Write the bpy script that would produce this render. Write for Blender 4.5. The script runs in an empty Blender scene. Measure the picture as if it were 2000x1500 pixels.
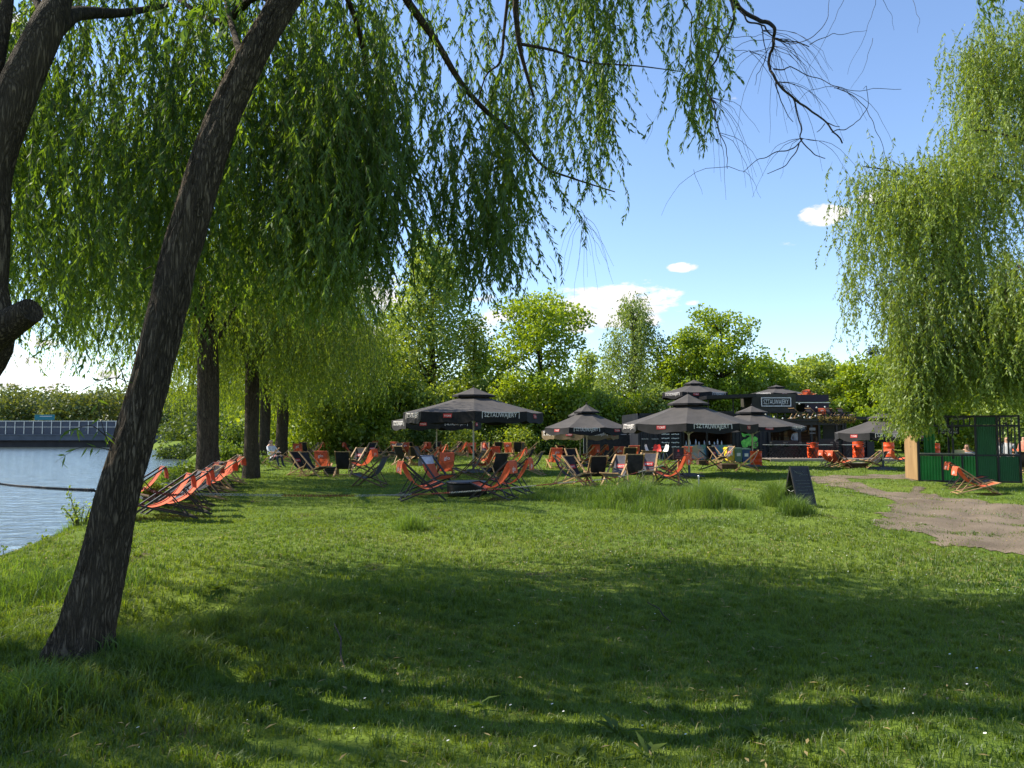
import bpy, math, random
import numpy as np
from mathutils import Vector, Matrix, noise as mnoise
R = math.radians
random.seed(7)
rng = np.random.default_rng(11)
sc = bpy.context.scene
col = sc.collection

# ---------------------------------------------------------------- camera
FPX, CAMZ = 1455.0, 1.6
PITCH = math.atan((842 - 750) / FPX)
cam = bpy.data.objects.new('camera', bpy.data.cameras.new('camera'))
col.objects.link(cam)
cam.location = (0, 0, CAMZ)
cam.rotation_euler = (math.pi / 2 + PITCH, 0, 0)
cam.data.sensor_width = 36
cam.data.lens = 36 * FPX / 2000
cam.data.clip_start = 0.05
cam.data.clip_end = 3000
sc.camera = cam

# ---------------------------------------------------------------- light
SUN_EL = R(44)
SUN_AZ = R(-74)          # from +Y towards +X
sun_dir = Vector((math.sin(SUN_AZ) * math.cos(SUN_EL), math.cos(SUN_AZ) * math.cos(SUN_EL), math.sin(SUN_EL)))
sl = bpy.data.lights.new('sun', 'SUN')
sl.energy = 5.0
sl.angle = R(0.53)
sl.color = (1.0, 0.91, 0.76)
so = bpy.data.objects.new('sun', sl)
col.objects.link(so)
so.rotation_euler = sun_dir.to_track_quat('Z', 'Y').to_euler()

world = bpy.data.worlds.new('World')
sc.world = world
world.use_nodes = True
wt = world.node_tree
wn, wl = wt.nodes, wt.links
wn.clear()
wout = wn.new('ShaderNodeOutputWorld')
bg = wn.new('ShaderNodeBackground')
bg.inputs['Strength'].default_value = 0.125
sky = wn.new('ShaderNodeTexSky')
sky.sky_type = 'NISHITA'
sky.sun_disc = False
sky.sun_elevation = SUN_EL
sky.sun_rotation = SUN_AZ
sky.air_density = 1.0
sky.dust_density = 0.15
sky.ozone_density = 1.9
# small fair-weather clouds: noise inside a few patches of the sky, given by direction
tc = wn.new('ShaderNodeTexCoord')
def wmath(op, a, b=None, clamp=False):
    n = wn.new('ShaderNodeMath'); n.operation = op; n.use_clamp = clamp
    for i, v in enumerate((a, b)):
        if v is None: continue
        if isinstance(v, (int, float)): n.inputs[i].default_value = v
        else: wl.new(v, n.inputs[i])
    return n.outputs[0]
sep = wn.new('ShaderNodeSeparateXYZ'); wl.new(tc.outputs['Generated'], sep.inputs[0])
az = wmath('ARCTAN2', sep.outputs[0], sep.outputs[1])
el = wmath('ARCSINE', sep.outputs[2])
cn = wn.new('ShaderNodeTexNoise'); cn.inputs['Scale'].default_value = 22; cn.inputs['Detail'].default_value = 8
cn.inputs['Roughness'].default_value = 0.62
mp = wn.new('ShaderNodeMapping'); mp.inputs['Scale'].default_value = (1, 1, 2.6)
wl.new(tc.outputs['Generated'], mp.inputs[0]); wl.new(mp.outputs[0], cn.inputs['Vector'])
def sky_dir(px, py):
    v = Vector(((px - 1000) / FPX, 1, 0)) * 1.0
    cx, cy = (px - 1000) / FPX, (750 - py) / FPX
    f = Vector((cx, math.cos(PITCH) - cy * math.sin(PITCH), math.sin(PITCH) + cy * math.cos(PITCH))).normalized()
    return math.atan2(f.x, f.y), math.asin(f.z)
patches = [(1190, 600, 160, 52, 1.15), (1125, 570, 50, 18, .8), (1335, 523, 34, 11, .95), (1240, 552, 60, 9, .45), (1610, 420, 58, 24, 1.0),
           (1350, 592, 20, 8, .8), (1700, 385, 30, 18, .9), (1545, 474, 28, 7, .2), (1455, 185, 40, 14, .22), (110, 700, 120, 30, .6),
           (20, 690, 130, 40, .75), (50, 765, 220, 40, .6), (20, 90, 60, 90, .8), (300, 730, 300, 60, .45), (730, 560, 90, 50, .8),
           (740, 640, 130, 80, .5), (960, 620, 60, 50, .55), (-60, 400, 100, 60, .7), (480, 500, 130, 60, .5), (2300, 500, 120, 50, .8)]
cov = None
for px, py, hw, hh, amp in patches:
    a0, e0 = sky_dir(px, py); a1, _ = sky_dir(px + hw, py); _, e1 = sky_dir(px, py - hh)
    u = wmath('DIVIDE', wmath('SUBTRACT', az, a0), abs(a1 - a0))
    v = wmath('DIVIDE', wmath('SUBTRACT', el, e0), abs(e1 - e0))
    r2 = wmath('ADD', wmath('MULTIPLY', u, u), wmath('MULTIPLY', v, v))
    m = wmath('MULTIPLY', wmath('SUBTRACT', 1.25, r2, True), amp)
    cov = m if cov is None else wmath('MAXIMUM', cov, m)
dens = wmath('MULTIPLY', wmath('SUBTRACT', wmath('ADD', wmath('MULTIPLY', cov, 1.35), wmath('MULTIPLY', cn.outputs[0], 5.0)), 3.15), 1.7, True)
dens = wmath('MULTIPLY', dens, wmath('MULTIPLY', cov, 3.0, True), True)
mixc = wn.new('ShaderNodeMix'); mixc.data_type = 'RGBA'
wl.new(dens, mixc.inputs[0])
tint = wn.new('ShaderNodeMix'); tint.data_type = 'RGBA'; tint.blend_type = 'MULTIPLY'; tint.inputs[0].default_value = 1
tint.inputs[7].default_value = (0.90, 0.93, 1.0, 1)
wl.new(sky.outputs[0], tint.inputs[6])
wl.new(tint.outputs[2], mixc.inputs[6])
mixc.inputs[7].default_value = (4.3, 4.2, 4.2, 1)
wl.new(mixc.outputs[2], bg.inputs[0]); wl.new(bg.outputs[0], wout.inputs[0])

sc.view_settings.view_transform = 'Standard'
sc.view_settings.look = 'None'
sc.view_settings.exposure = 1.05
sc.view_settings.gamma = 1
try:
    sc.cycles.max_bounces = 7
    sc.cycles.diffuse_bounces = 3
    sc.cycles.transmission_bounces = 4
    sc.cycles.transparent_max_bounces = 6
    sc.cycles.use_denoising = True
except Exception:
    pass

# ---------------------------------------------------------------- helpers
def ray(px, py):
    cx, cy = (px - 1000) / FPX, (750 - py) / FPX
    return Vector((cx, math.cos(PITCH) - cy * math.sin(PITCH), math.sin(PITCH) + cy * math.cos(PITCH)))
def P(px, py, d):
    r = ray(px, py); return Vector((0, 0, CAMZ)) + r * (d / r.y)
def G(px, py):
    r = ray(px, py); t = -CAMZ / r.z; return Vector((r.x * t, r.y * t, 0))

def bank_x(y):
    return np.interp(y, [-30, 0, 5, 12, 16, 26, 45, 60, 80, 100, 130, 400], [-5.5, -6.6, -7.4, -8.8, -10.0, -14.2, -20.5, -26, -34, -45, -62, -220])
def hgt(x, y):
    x = np.asarray(x, float); y = np.asarray(y, float)
    s = x - bank_x(y)
    t = np.clip((s + 2.2) / 4.2, 0, 1)
    t = t * t * (3 - 2 * t)
    h = -3.0 * (1 - t)
    h = h + 0.045 * np.sin(x * 0.9 + 1.3 * np.sin(y * 0.4)) * np.sin(y * 0.7 + 1.0) + 0.02 * np.sin(x * 2.7 + y * 1.9) + 0.012 * np.sin(x * 6.1 - y * 4.7)
    h = h - 0.45 * np.exp(-(((x + 3.15) / 0.62) ** 2 + ((y - 6.9) / 0.5) ** 2))
    h = h - 0.12 * np.exp(-(((x + 1.85) / 0.2) ** 2 + ((y - 4.95) / 0.18) ** 2))
    h = h - 0.25 * np.exp(-(((x + 5.2) / 1.3) ** 2 + ((y - 6.5) / 1.6) ** 2))
    return h
def gz(x, y): return float(hgt(x, y))

def tag(o, label=None, cat=None, group=None, kind=None):
    if label: o['label'] = label
    if cat: o['category'] = cat
    if group: o['group'] = group
    if kind: o['kind'] = kind
    return o
def link(name, me, parent=None):
    o = bpy.data.objects.new(name, me); col.objects.link(o)
    if parent is not None: o.parent = parent
    return o
def thing(name, label, cat, loc=(0, 0, 0), rz=0, group=None):
    o = bpy.data.objects.new(name, None); col.objects.link(o)
    o.location = loc; o.rotation_euler = (0, 0, rz); o.empty_display_size = 0.2
    return tag(o, label, cat, group)
def copy_thing(src, label, loc, rz, group=None):
    r = src.copy(); col.objects.link(r); r.location = loc; r.rotation_euler = (0, 0, rz); r['label'] = label
    if group: r['group'] = group
    for ch in KIDS.get(src.name, []):
        c = ch.copy(); col.objects.link(c); c.parent = r
        for g in KIDS.get(ch.name, []):
            d = g.copy(); col.objects.link(d); d.parent = c
    return r
KIDS = {}
def mesh_np(name, V, F, mats, mat_idx=None, smooth=False):
    """V (n,3), F (m,k) index array with k constant"""
    me = bpy.data.meshes.new(name)
    V = np.ascontiguousarray(V, dtype=np.float32); F = np.ascontiguousarray(F, dtype=np.int32)
    m, k = F.shape
    me.vertices.add(len(V)); me.vertices.foreach_set('co', V.ravel())
    me.loops.add(m * k); me.loops.foreach_set('vertex_index', F.ravel())
    me.polygons.add(m); me.polygons.foreach_set('loop_start', np.arange(0, m * k, k, dtype=np.int32))
    me.polygons.foreach_set('loop_total', np.full(m, k, dtype=np.int32))
    if smooth: me.polygons.foreach_set('use_smooth', np.ones(m, dtype=bool))
    if mat_idx is not None: me.polygons.foreach_set('material_index', np.asarray(mat_idx, dtype=np.int32))
    for mt in (mats if isinstance(mats, (list, tuple)) else [mats]): me.materials.append(mt)
    me.update(calc_edges=True)
    return me

class MB:
    """collects shapes of one part into a single mesh"""
    def __init__(s): s.v = []; s.f = []; s.m = []; s.sm = []
    def add(s, vs, fs, mi=0, smooth=False):
        b = len(s.v); s.v += [tuple(v) for v in vs]
        for f in fs: s.f.append(tuple(i + b for i in f)); s.m.append(mi); s.sm.append(smooth)
    def box(s, c, size, mi=0, rot=None):
        x, y, z = (k / 2 for k in size)
        vs = [Vector((i * x, j * y, k * z)) for i in (-1, 1) for j in (-1, 1) for k in (-1, 1)]
        if rot is not None:
            M = rot if isinstance(rot, Matrix) else Matrix.Rotation(rot, 3, 'Z')
            vs = [M @ v for v in vs]
        vs = [v + Vector(c) for v in vs]
        s.add(vs, [(0, 1, 3, 2), (4, 6, 7, 5), (0, 4, 5, 1), (2, 3, 7, 6), (0, 2, 6, 4), (1, 5, 7, 3)], mi)
    def bar(s, a, b, w, h=None, mi=0, up=(0, 0, 1)):
        a, b = Vector(a), Vector(b); h = h or w
        d = (b - a).normalized(); u = Vector(up)
        sd = d.cross(u)
        if sd.length < 1e-4: sd = d.cross(Vector((1, 0, 0)))
        sd.normalize(); u = sd.cross(d).normalized()
        vs = [p + sd * (i * w / 2) + u * (j * h / 2) for p in (a, b) for i in (-1, 1) for j in (-1, 1)]
        s.add(vs, [(0, 1, 3, 2), (4, 6, 7, 5), (0, 4, 5, 1), (2, 3, 7, 6), (0, 2, 6, 4), (1, 5, 7, 3)], mi)
    def tube(s, pts, rad, n=8, mi=0, cap=True):
        pts = [Vector(p) for p in pts]
        rad = rad if isinstance(rad, (list, tuple)) else [rad] * len(pts)
        vs, fs = [], []
        ref = None
        for i, p in enumerate(pts):
            t = (pts[min(i + 1, len(pts) - 1)] - pts[max(i - 1, 0)])
            if t.length < 1e-6: t = Vector((0, 0, 1))
            t.normalize()
            if ref is None:
                ref = t.orthogonal().normalized()
            ref = (ref - t * ref.dot(t)).normalized()
            b = t.cross(ref)
            for k in range(n):
                a = 2 * math.pi * k / n
                vs.append(p + (ref * math.cos(a) + b * math.sin(a)) * rad[i])
        for i in range(len(pts) - 1):
            for k in range(n):
                fs.append((i * n + k, i * n + (k + 1) % n, (i + 1) * n + (k + 1) % n, (i + 1) * n + k))
        s.add(vs, fs, mi, True)
        if cap:
            s.add(vs[:n], [tuple(range(n))[::-1]], mi); s.add(vs[-n:], [tuple(range(n))], mi)
    def lathe(s, prof, c=(0, 0, 0), n=20, mi=0):
        vs = [(c[0] + r * math.cos(2 * math.pi * k / n), c[1] + r * math.sin(2 * math.pi * k / n), c[2] + z) for r, z in prof for k in range(n)]
        fs = [(i * n + k, i * n + (k + 1) % n, (i + 1) * n + (k + 1) % n, (i + 1) * n + k) for i in range(len(prof) - 1) for k in range(n)]
        s.add(vs, fs, mi, True)
    def build(s, name, mats, parent=None):
        me = bpy.data.meshes.new(name)
        me.from_pydata(s.v, [], s.f)
        me.polygons.foreach_set('material_index', s.m); me.polygons.foreach_set('use_smooth', s.sm)
        for m in (mats if isinstance(mats, (list, tuple)) else [mats]): me.materials.append(m)
        me.update()
        o = link(name, me, parent)
        if parent is not None: KIDS.setdefault(parent.name, []).append(o)
        return o

_font_cache = {}
def text_geo(body, size=1.0):
    """flat lettering: verts (x,y), faces; x starts at 0, baseline 0; returns width too"""
    if body in _font_cache: V, F = _font_cache[body]
    else:
        cu = bpy.data.curves.new('lettering', 'FONT'); cu.body = body; cu.resolution_u = 2
        ob = bpy.data.objects.new('lettering', cu)
        me = bpy.data.meshes.new_from_object(ob)
        V = [(v.co.x, v.co.y) for v in me.vertices]; F = [tuple(p.vertices) for p in me.polygons]
        bpy.data.meshes.remove(me); bpy.data.objects.remove(ob); bpy.data.curves.remove(cu)
        _font_cache[body] = (V, F)
    xs = [v[0] for v in V] or [0, 1]
    x0, x1 = min(xs), max(xs)
    return [((v[0] - x0) * size, v[1] * size) for v in V], F, (x1 - x0) * size
def put_text(mb, body, fn, width, height, mi):
    """lay lettering of given width/height through fn(u,v)->3D, u,v in metres, centred at u=0, baseline v=0"""
    V, F, w = text_geo(body)
    hh = max(v[1] for v in V)
    mb.add([fn((v[0] / w - 0.5) * width, v[1] / hh * height) for v in V], F, mi)

# ---------------------------------------------------------------- materials
def nodemat(name):
    m = bpy.data.materials.new(name); m.use_nodes = True
    nt = m.node_tree; nt.nodes.clear()
    out = nt.nodes.new('ShaderNodeOutputMaterial')
    return m, nt, nt.nodes, nt.links, out
def noisecol(nt, scale, c1, c2, detail=4, vec=None, lo=0.35, hi=0.65, dist=0.0):
    n = nt.nodes.new('ShaderNodeTexNoise'); n.inputs['Scale'].default_value = scale; n.inputs['Detail'].default_value = detail
    n.inputs['Distortion'].default_value = dist
    r = nt.nodes.new('ShaderNodeValToRGB')
    r.color_ramp.elements[0].position = lo; r.color_ramp.elements[1].position = hi
    r.color_ramp.elements[0].color = (*c1, 1); r.color_ramp.elements[1].color = (*c2, 1)
    if vec is not None: nt.links.new(vec, n.inputs['Vector'])
    nt.links.new(n.outputs[0], r.inputs[0])
    return r.outputs[0], n.outputs[0]
def surf(name, c, c2=None, rough=0.7, vary=0.0, scale=8, bump=0.0, bscale=40, metal=0.0, spec=0.3, trans=0.0, stretch=None):
    m, nt, N, L, out = nodemat(name)
    b = N.new('ShaderNodeBsdfPrincipled')
    b.inputs['Roughness'].default_value = rough; b.inputs['Metallic'].default_value = metal
    b.inputs['Specular IOR Level'].default_value = spec
    t = N.new('ShaderNodeTexCoord'); vec = t.outputs['Object']
    if stretch:
        mpn = N.new('ShaderNodeMapping'); mpn.inputs['Scale'].default_value = stretch; L.new(vec, mpn.inputs[0]); vec = mpn.outputs[0]
    c2 = c2 or tuple(k * 0.72 for k in c)
    cc, _ = noisecol(nt, scale, c2, c, 5, vec)
    if vary:
        oi = N.new('ShaderNodeObjectInfo'); mr = N.new('ShaderNodeMapRange'); mr.inputs[3].default_value = 1 - vary; mr.inputs[4].default_value = 1 + vary * .5
        hs = N.new('ShaderNodeHueSaturation'); L.new(oi.outputs['Random'], mr.inputs[0]); L.new(mr.outputs[0], hs.inputs['Value']); hs.inputs['Saturation'].default_value = .96; L.new(cc, hs.inputs['Color']); cc = hs.outputs[0]
    L.new(cc, b.inputs['Base Color'])
    if bump:
        n = N.new('ShaderNodeTexNoise'); n.inputs['Scale'].default_value = bscale; n.inputs['Detail'].default_value = 5; L.new(vec, n.inputs['Vector'])
        bu = N.new('ShaderNodeBump'); bu.inputs['Strength'].default_value = bump; bu.inputs['Distance'].default_value = 0.02
        L.new(n.outputs[0], bu.inputs['Height']); L.new(bu.outputs[0], b.inputs['Normal'])
    if trans:
        tr = N.new('ShaderNodeBsdfTranslucent'); L.new(cc, tr.inputs[0])
        mx = N.new('ShaderNodeMixShader'); mx.inputs[0].default_value = trans
        L.new(b.outputs[0], mx.inputs[1]); L.new(tr.outputs[0], mx.inputs[2]); L.new(mx.outputs[0], out.inputs[0])
    else:
        L.new(b.outputs[0], out.inputs[0])
    return m
def leafmat(name, dark, light, tl=None, mix=0.5, gloss=0.025, nscale=0.35):
    """foliage: every leaf its own tone, clumps drift in tone, light passes through"""
    m, nt, N, L, out = nodemat(name)
    g = N.new('ShaderNodeNewGeometry')
    t = N.new('ShaderNodeTexCoord')
    n = N.new('ShaderNodeTexNoise'); n.inputs['Scale'].default_value = nscale; n.inputs['Detail'].default_value = 3
    L.new(t.outputs['Object'], n.inputs['Vector'])
    a = N.new('ShaderNodeMath'); a.operation = 'MULTIPLY_ADD'; a.inputs[1].default_value = 0.55
    s = N.new('ShaderNodeMath'); s.operation = 'MULTIPLY_ADD'; s.inputs[1].default_value = 1.5; s.inputs[2].default_value = -0.52
    L.new(n.outputs[0], s.inputs[0])
    L.new(g.outputs['Random Per Island'], a.inputs[0]); L.new(s.outputs[0], a.inputs[2])
    r = N.new('ShaderNodeValToRGB'); r.color_ramp.elements[0].color = (*dark, 1); r.color_ramp.elements[1].color = (*light, 1)
    L.new(a.outputs[0], r.inputs[0])
    d = N.new('ShaderNodeBsdfDiffuse'); L.new(r.outputs[0], d.inputs[0])
    tr = N.new('ShaderNodeBsdfTranslucent')
    tm = N.new('ShaderNodeMix'); tm.data_type = 'RGBA'; tm.blend_type = 'MULTIPLY'; tm.inputs[0].default_value = 1
    tm.inputs[7].default_value = (*(tl or (1.9, 1.7, 0.5)), 1); L.new(r.outputs[0], tm.inputs[6]); L.new(tm.outputs[2], tr.inputs[0])
    mx = N.new('ShaderNodeMixShader'); mx.inputs[0].default_value = mix
    L.new(d.outputs[0], mx.inputs[1]); L.new(tr.outputs[0], mx.inputs[2])
    gl = N.new('ShaderNodeBsdfGlossy'); gl.inputs['Roughness'].default_value = 0.5; gl.inputs[0].default_value = (0.9, 0.95, 1, 1)
    m2 = N.new('ShaderNodeMixShader'); m2.inputs[0].default_value = gloss
    L.new(mx.outputs[0], m2.inputs[1]); L.new(gl.outputs[0], m2.inputs[2]); L.new(m2.outputs[0], out.inputs[0])
    return m
def barkmat(name, c1, c2, sc_=9, bump=1.0, ridge=0.02):
    m, nt, N, L, out = nodemat(name)
    b = N.new('ShaderNodeBsdfPrincipled'); b.inputs['Roughness'].default_value = 0.92; b.inputs['Specular IOR Level'].default_value = 0.15
    t = N.new('ShaderNodeTexCoord')
    mpn = N.new('ShaderNodeMapping'); mpn.inputs['Scale'].default_value = (1, 1, 0.10)
    L.new(t.outputs['Object'], mpn.inputs[0])
    v = N.new('ShaderNodeTexVoronoi'); v.feature = 'DISTANCE_TO_EDGE'; v.inputs['Scale'].default_value = sc_ * 4.2
    nz = N.new('ShaderNodeTexNoise'); nz.inputs['Scale'].default_value = sc_; nz.inputs['Detail'].default_value = 7
    L.new(mpn.outputs[0], nz.inputs['Vector'])
    mv = N.new('ShaderNodeMix'); mv.data_type = 'RGBA'; mv.inputs[0].default_value = 0.22
    L.new(mpn.outputs[0], mv.inputs[6]); L.new(nz.outputs[1], mv.inputs[7]); L.new(mv.outputs[2], v.inputs['Vector'])
    rp = N.new('ShaderNodeValToRGB'); rp.color_ramp.elements[0].position = 0.0; rp.color_ramp.elements[1].position = 0.28
    L.new(v.outputs[0], rp.inputs[0])
    ad = N.new('ShaderNodeMath'); ad.operation = 'MULTIPLY_ADD'; ad.inputs[1].default_value = 1.1
    L.new(nz.outputs[0], ad.inputs[0]); L.new(rp.outputs[0], ad.inputs[2])
    cr = N.new('ShaderNodeValToRGB'); cr.color_ramp.elements[0].position = 0.25; cr.color_ramp.elements[1].position = .85
    cr.color_ramp.elements[0].color = (*c1, 1); cr.color_ramp.elements[1].color = (*c2, 1)
    dv = N.new('ShaderNodeMath'); dv.operation = 'DIVIDE'; dv.inputs[1].default_value = 1.9; L.new(ad.outputs[0], dv.inputs[0])
    L.new(dv.outputs[0], cr.inputs[0]); L.new(cr.outputs[0], b.inputs['Base Color'])
    bu = N.new('ShaderNodeBump'); bu.inputs['Strength'].default_value = bump; bu.inputs['Distance'].default_value = ridge
    L.new(ad.outputs[0], bu.inputs['Height']); L.new(bu.outputs[0], b.inputs['Normal']); L.new(b.outputs[0], out.inputs[0])
    return m

M = {}
M['bark'] = barkmat('willow_bark', (0.034, 0.026, 0.018), (0.12, 0.093, 0.064), 10)
M['bark_far'] = barkmat('dark_bark', (0.02, 0.017, 0.013), (0.09, 0.075, 0.06), 5)
M['twig'] = surf('twig', (0.035, 0.028, 0.022), rough=0.9)
M['twig_green'] = surf('twig_green', (0.09, 0.085, 0.03), rough=0.8)
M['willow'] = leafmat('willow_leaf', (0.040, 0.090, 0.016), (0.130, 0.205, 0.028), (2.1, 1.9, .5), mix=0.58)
M['willow_mid'] = leafmat('willow_leaf_sunny', (0.075, 0.13, 0.014), (0.20, 0.27, 0.025), mix=0.5)  # willow leaf lightened, sunlit tone of the bank row put into the colour
M['willow_right'] = leafmat('willow_leaf_pale', (0.10, 0.155, 0.026), (0.22, 0.30, 0.045))
M['maple'] = leafmat('maple_leaf', (0.11, 0.19, 0.012), (0.26, 0.34, 0.02), mix=0.45, nscale=0.5)
M['poplar'] = leafmat('poplar_leaf', (0.14, 0.21, 0.04), (0.28, 0.36, 0.08), mix=0.4, nscale=0.5)
M['birch'] = leafmat('birch_leaf', (0.09, 0.15, 0.03), (0.20, 0.27, 0.06), mix=0.4, nscale=0.5)
M['conifer'] = leafmat('conifer_needles', (0.012, 0.035, 0.018), (0.03, 0.06, 0.03), mix=0.1, nscale=0.5)
M['wood_leaf'] = leafmat('woodland_leaf', (0.09, 0.155, 0.018), (0.25, 0.31, 0.032), mix=0.45, nscale=0.12)
M['shore_leaf'] = leafmat('shore_leaf', (0.03, 0.06, 0.014), (0.09, 0.13, 0.028), mix=0.35, nscale=0.12)
M['far_leaf'] = leafmat('far_woodland_leaf', (0.05, 0.085, 0.03), (0.15, 0.17, 0.05), mix=0.3, nscale=0.08)
M['shrub'] = leafmat('shrub_leaf', (0.05, 0.10, 0.015), (0.15, 0.21, 0.03), mix=0.45, nscale=0.8)
M['grass'] = leafmat('grass_blade', (0.040, 0.090, 0.010), (0.158, 0.208, 0.030), (1.7, 1.6, 0.5), nscale=0.45)
M['tall_grass'] = leafmat('tall_grass_blade', (0.055, 0.115, 0.016), (0.17, 0.25, 0.04), (1.3, 1.3, 0.5), nscale=0.8)
# ================================================================ ground, water, path
def axis(parts):
    a = [np.linspace(p, q, n, endpoint=False) for p, q, n in parts]
    return np.concatenate(a + [np.array([parts[-1][1]])])
gx = axis([(-900, -120, 12), (-120, -30, 45), (-30, -12, 36), (-12, 12, 240), (12, 30, 36), (30, 140, 22), (140, 900, 8)])
gy = axis([(-60, -5, 11), (-5, 3, 16), (3, 16, 160), (16, 40, 60), (40, 140, 50), (140, 1400, 14)])
XX, YY = np.meshgrid(gx, gy)
ZZ = hgt(XX, YY)
# far shore of the water, behind the road bridge
far = np.clip((YY - 152) / 10, 0, 1) * (XX < bank_x(YY) + 2)
ZZ = ZZ * (1 - far) + 0.6 * far
V = np.stack([XX, YY, ZZ], -1).reshape(-1, 3)
nx_, ny_ = len(gx), len(gy)
I = np.arange(nx_ * ny_).reshape(ny_, nx_)
F = np.stack([I[:-1, :-1], I[:-1, 1:], I[1:, 1:], I[1:, :-1]], -1).reshape(-1, 4)
m, nt, N, L, out = nodemat('lawn')
b = N.new('ShaderNodeBsdfPrincipled'); b.inputs['Roughness'].default_value = 0.95; b.inputs['Specular IOR Level'].default_value = 0.1
t = N.new('ShaderNodeTexCoord')
c1, n1 = noisecol(nt, 0.35, (0.075, 0.14, 0.014), (0.15, 0.20, 0.025), 6, t.outputs['Object'], 0.35, 0.65)
c2, n2 = noisecol(nt, 14, (0.035, 0.06, 0.012), (0.13, 0.17, 0.03), 8, t.outputs['Object'], 0.3, 0.7)
mx = N.new('ShaderNodeMix'); mx.data_type = 'RGBA'; mx.inputs[0].default_value = 0.5
L.new(c1, mx.inputs[6]); L.new(c2, mx.inputs[7])
c3, n3 = noisecol(nt, 0.9, (0, 0, 0), (1, 1, 1), 9, t.outputs['Object'], 0.63, 0.70)
soil, _ = noisecol(nt, 30, (0.05, 0.036, 0.022), (0.11, 0.085, 0.055), 6, t.outputs['Object'])
m3 = N.new('ShaderNodeMix'); m3.data_type = 'RGBA'; L.new(c3, m3.inputs[0]); L.new(mx.outputs[2], m3.inputs[6]); L.new(soil, m3.inputs[7])
L.new(m3.outputs[2], b.inputs['Base Color'])
bu = N.new('ShaderNodeBump'); bu.inputs['Strength'].default_value = 0.9; bu.inputs['Distance'].default_value = 0.05
L.new(n2, bu.inputs['Height']); L.new(bu.outputs[0], b.inputs['Normal']); L.new(b.outputs[0], out.inputs[0])
M['lawn'] = m
tag(link('ground', mesh_np('ground', V, F, m, smooth=True)), kind='structure')

WATER_Z = -1.6
m, nt, N, L, out = nodemat('lake_water')
b = N.new('ShaderNodeBsdfPrincipled'); b.inputs['Base Color'].default_value = (0.05, 0.07, 0.07, 1); b.inputs['Roughness'].default_value = 0.14
b.inputs['IOR'].default_value = 1.33; b.inputs['Specular IOR Level'].default_value = 0.5
t = N.new('ShaderNodeTexCoord'); mpn = N.new('ShaderNodeMapping'); mpn.inputs['Scale'].default_value = (0.7, 1.1, 1); L.new(t.outputs['Object'], mpn.inputs[0])
n = N.new('ShaderNodeTexNoise'); n.inputs['Scale'].default_value = 1.3; n.inputs['Detail'].default_value = 6; n.inputs['Distortion'].default_value = 0.8; L.new(mpn.outputs[0], n.inputs['Vector'])
bu = N.new('ShaderNodeBump'); bu.inputs['Strength'].default_value = 0.6; bu.inputs['Distance'].default_value = 0.2
L.new(n.outputs[0], bu.inputs['Height']); L.new(bu.outputs[0], b.inputs['Normal']); L.new(b.outputs[0], out.inputs[0])
wv = [(-900, -60, WATER_Z), (20, -60, WATER_Z), (-9, 20, WATER_Z), (-15, 60, WATER_Z), (-45, 160, WATER_Z), (-900, 160, WATER_Z)]
me = bpy.data.meshes.new('water'); me.from_pydata(wv, [], [tuple(range(6))]); me.materials.append(m); me.update()
tag(link('water', me), kind='structure')

# worn dirt path, its outline ragged
pp = [(1560, 931), (1640, 930), (1700, 925.5), (1775, 924), (1790, 936), (1788, 948), (1812, 960), (1850, 969), (1925, 977), (1990, 985), (2090, 994), (2300, 1010), (2380, 1140), (2130, 1098), (1975, 1080),
      (1905, 1068), (1845, 1062), (1800, 1046), (1735, 1040), (1690, 1026), (1712, 1010), (1745, 996), (1722, 978), (1690, 966), (1650, 955), (1600, 944)]
pw = [G(*p) for p in pp]
edge = []
for i, a in enumerate(pw):
    b_ = pw[(i + 1) % len(pw)]
    k = max(2, int((b_ - a).length / 0.12))
    for j in range(k):
        q = a.lerp(b_, j / k)
        nn = mnoise.noise(Vector((q.x * 1.6, q.y * 1.6, 3))) * 0.28 + mnoise.noise(Vector((q.x * 6, q.y * 6, 1))) * 0.10
        d_ = (b_ - a).normalized()
        edge.append((q.x - d_.y * nn, q.y + d_.x * nn))
PATH = np.array(edge)
ISLE = [G(*p) for p in [(1655, 937), (1700, 934.5), (1770, 938), (1785, 950), (1770, 962), (1735, 960), (1690, 948)]]
ISLE = np.array([(v.x, v.y) for v in ISLE])
def inside(poly, x, y):
    x = np.asarray(x); y = np.asarray(y); r = np.zeros(x.shape, bool)
    n = len(poly); j = n - 1
    for i in range(n):
        xi, yi = poly[i]; xj, yj = poly[j]
        if yi != yj:
            c = ((yi > y) != (yj > y)) & (x < (xj - xi) * (y - yi) / (yj - yi) + xi)
            r ^= c
        j = i
    return r
px0, px1, py0, py1 = PATH[:, 0].min(), PATH[:, 0].max(), PATH[:, 1].min(), PATH[:, 1].max()
xs = np.arange(px0, px1, 0.09); ys = np.arange(py0, py1, 0.09)
X2, Y2 = np.meshgrid(xs, ys)
keep = inside(PATH, X2, Y2) & ~inside(ISLE, X2, Y2)
Z2 = hgt(X2, Y2) + 0.012
I = np.arange(X2.size).reshape(X2.shape)
F = np.stack([I[:-1, :-1], I[:-1, 1:], I[1:, 1:], I[1:, :-1]], -1)[keep[:-1, :-1] & keep[:-1, 1:] & keep[1:, 1:] & keep[1:, :-1]]
used, inv = np.unique(F, return_inverse=True)
V = np.stack([X2, Y2, Z2], -1).reshape(-1, 3)[used]
m, nt, N, L, out = nodemat('dirt')
b = N.new('ShaderNodeBsdfPrincipled'); b.inputs['Roughness'].default_value = 0.95; b.inputs['Specular IOR Level'].default_value = 0.1
t = N.new('ShaderNodeTexCoord')
c1, n1 = noisecol(nt, 1.1, (0.11, 0.088, 0.064), (0.23, 0.185, 0.135), 8, t.outputs['Object'], 0.35, 0.62)
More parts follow.
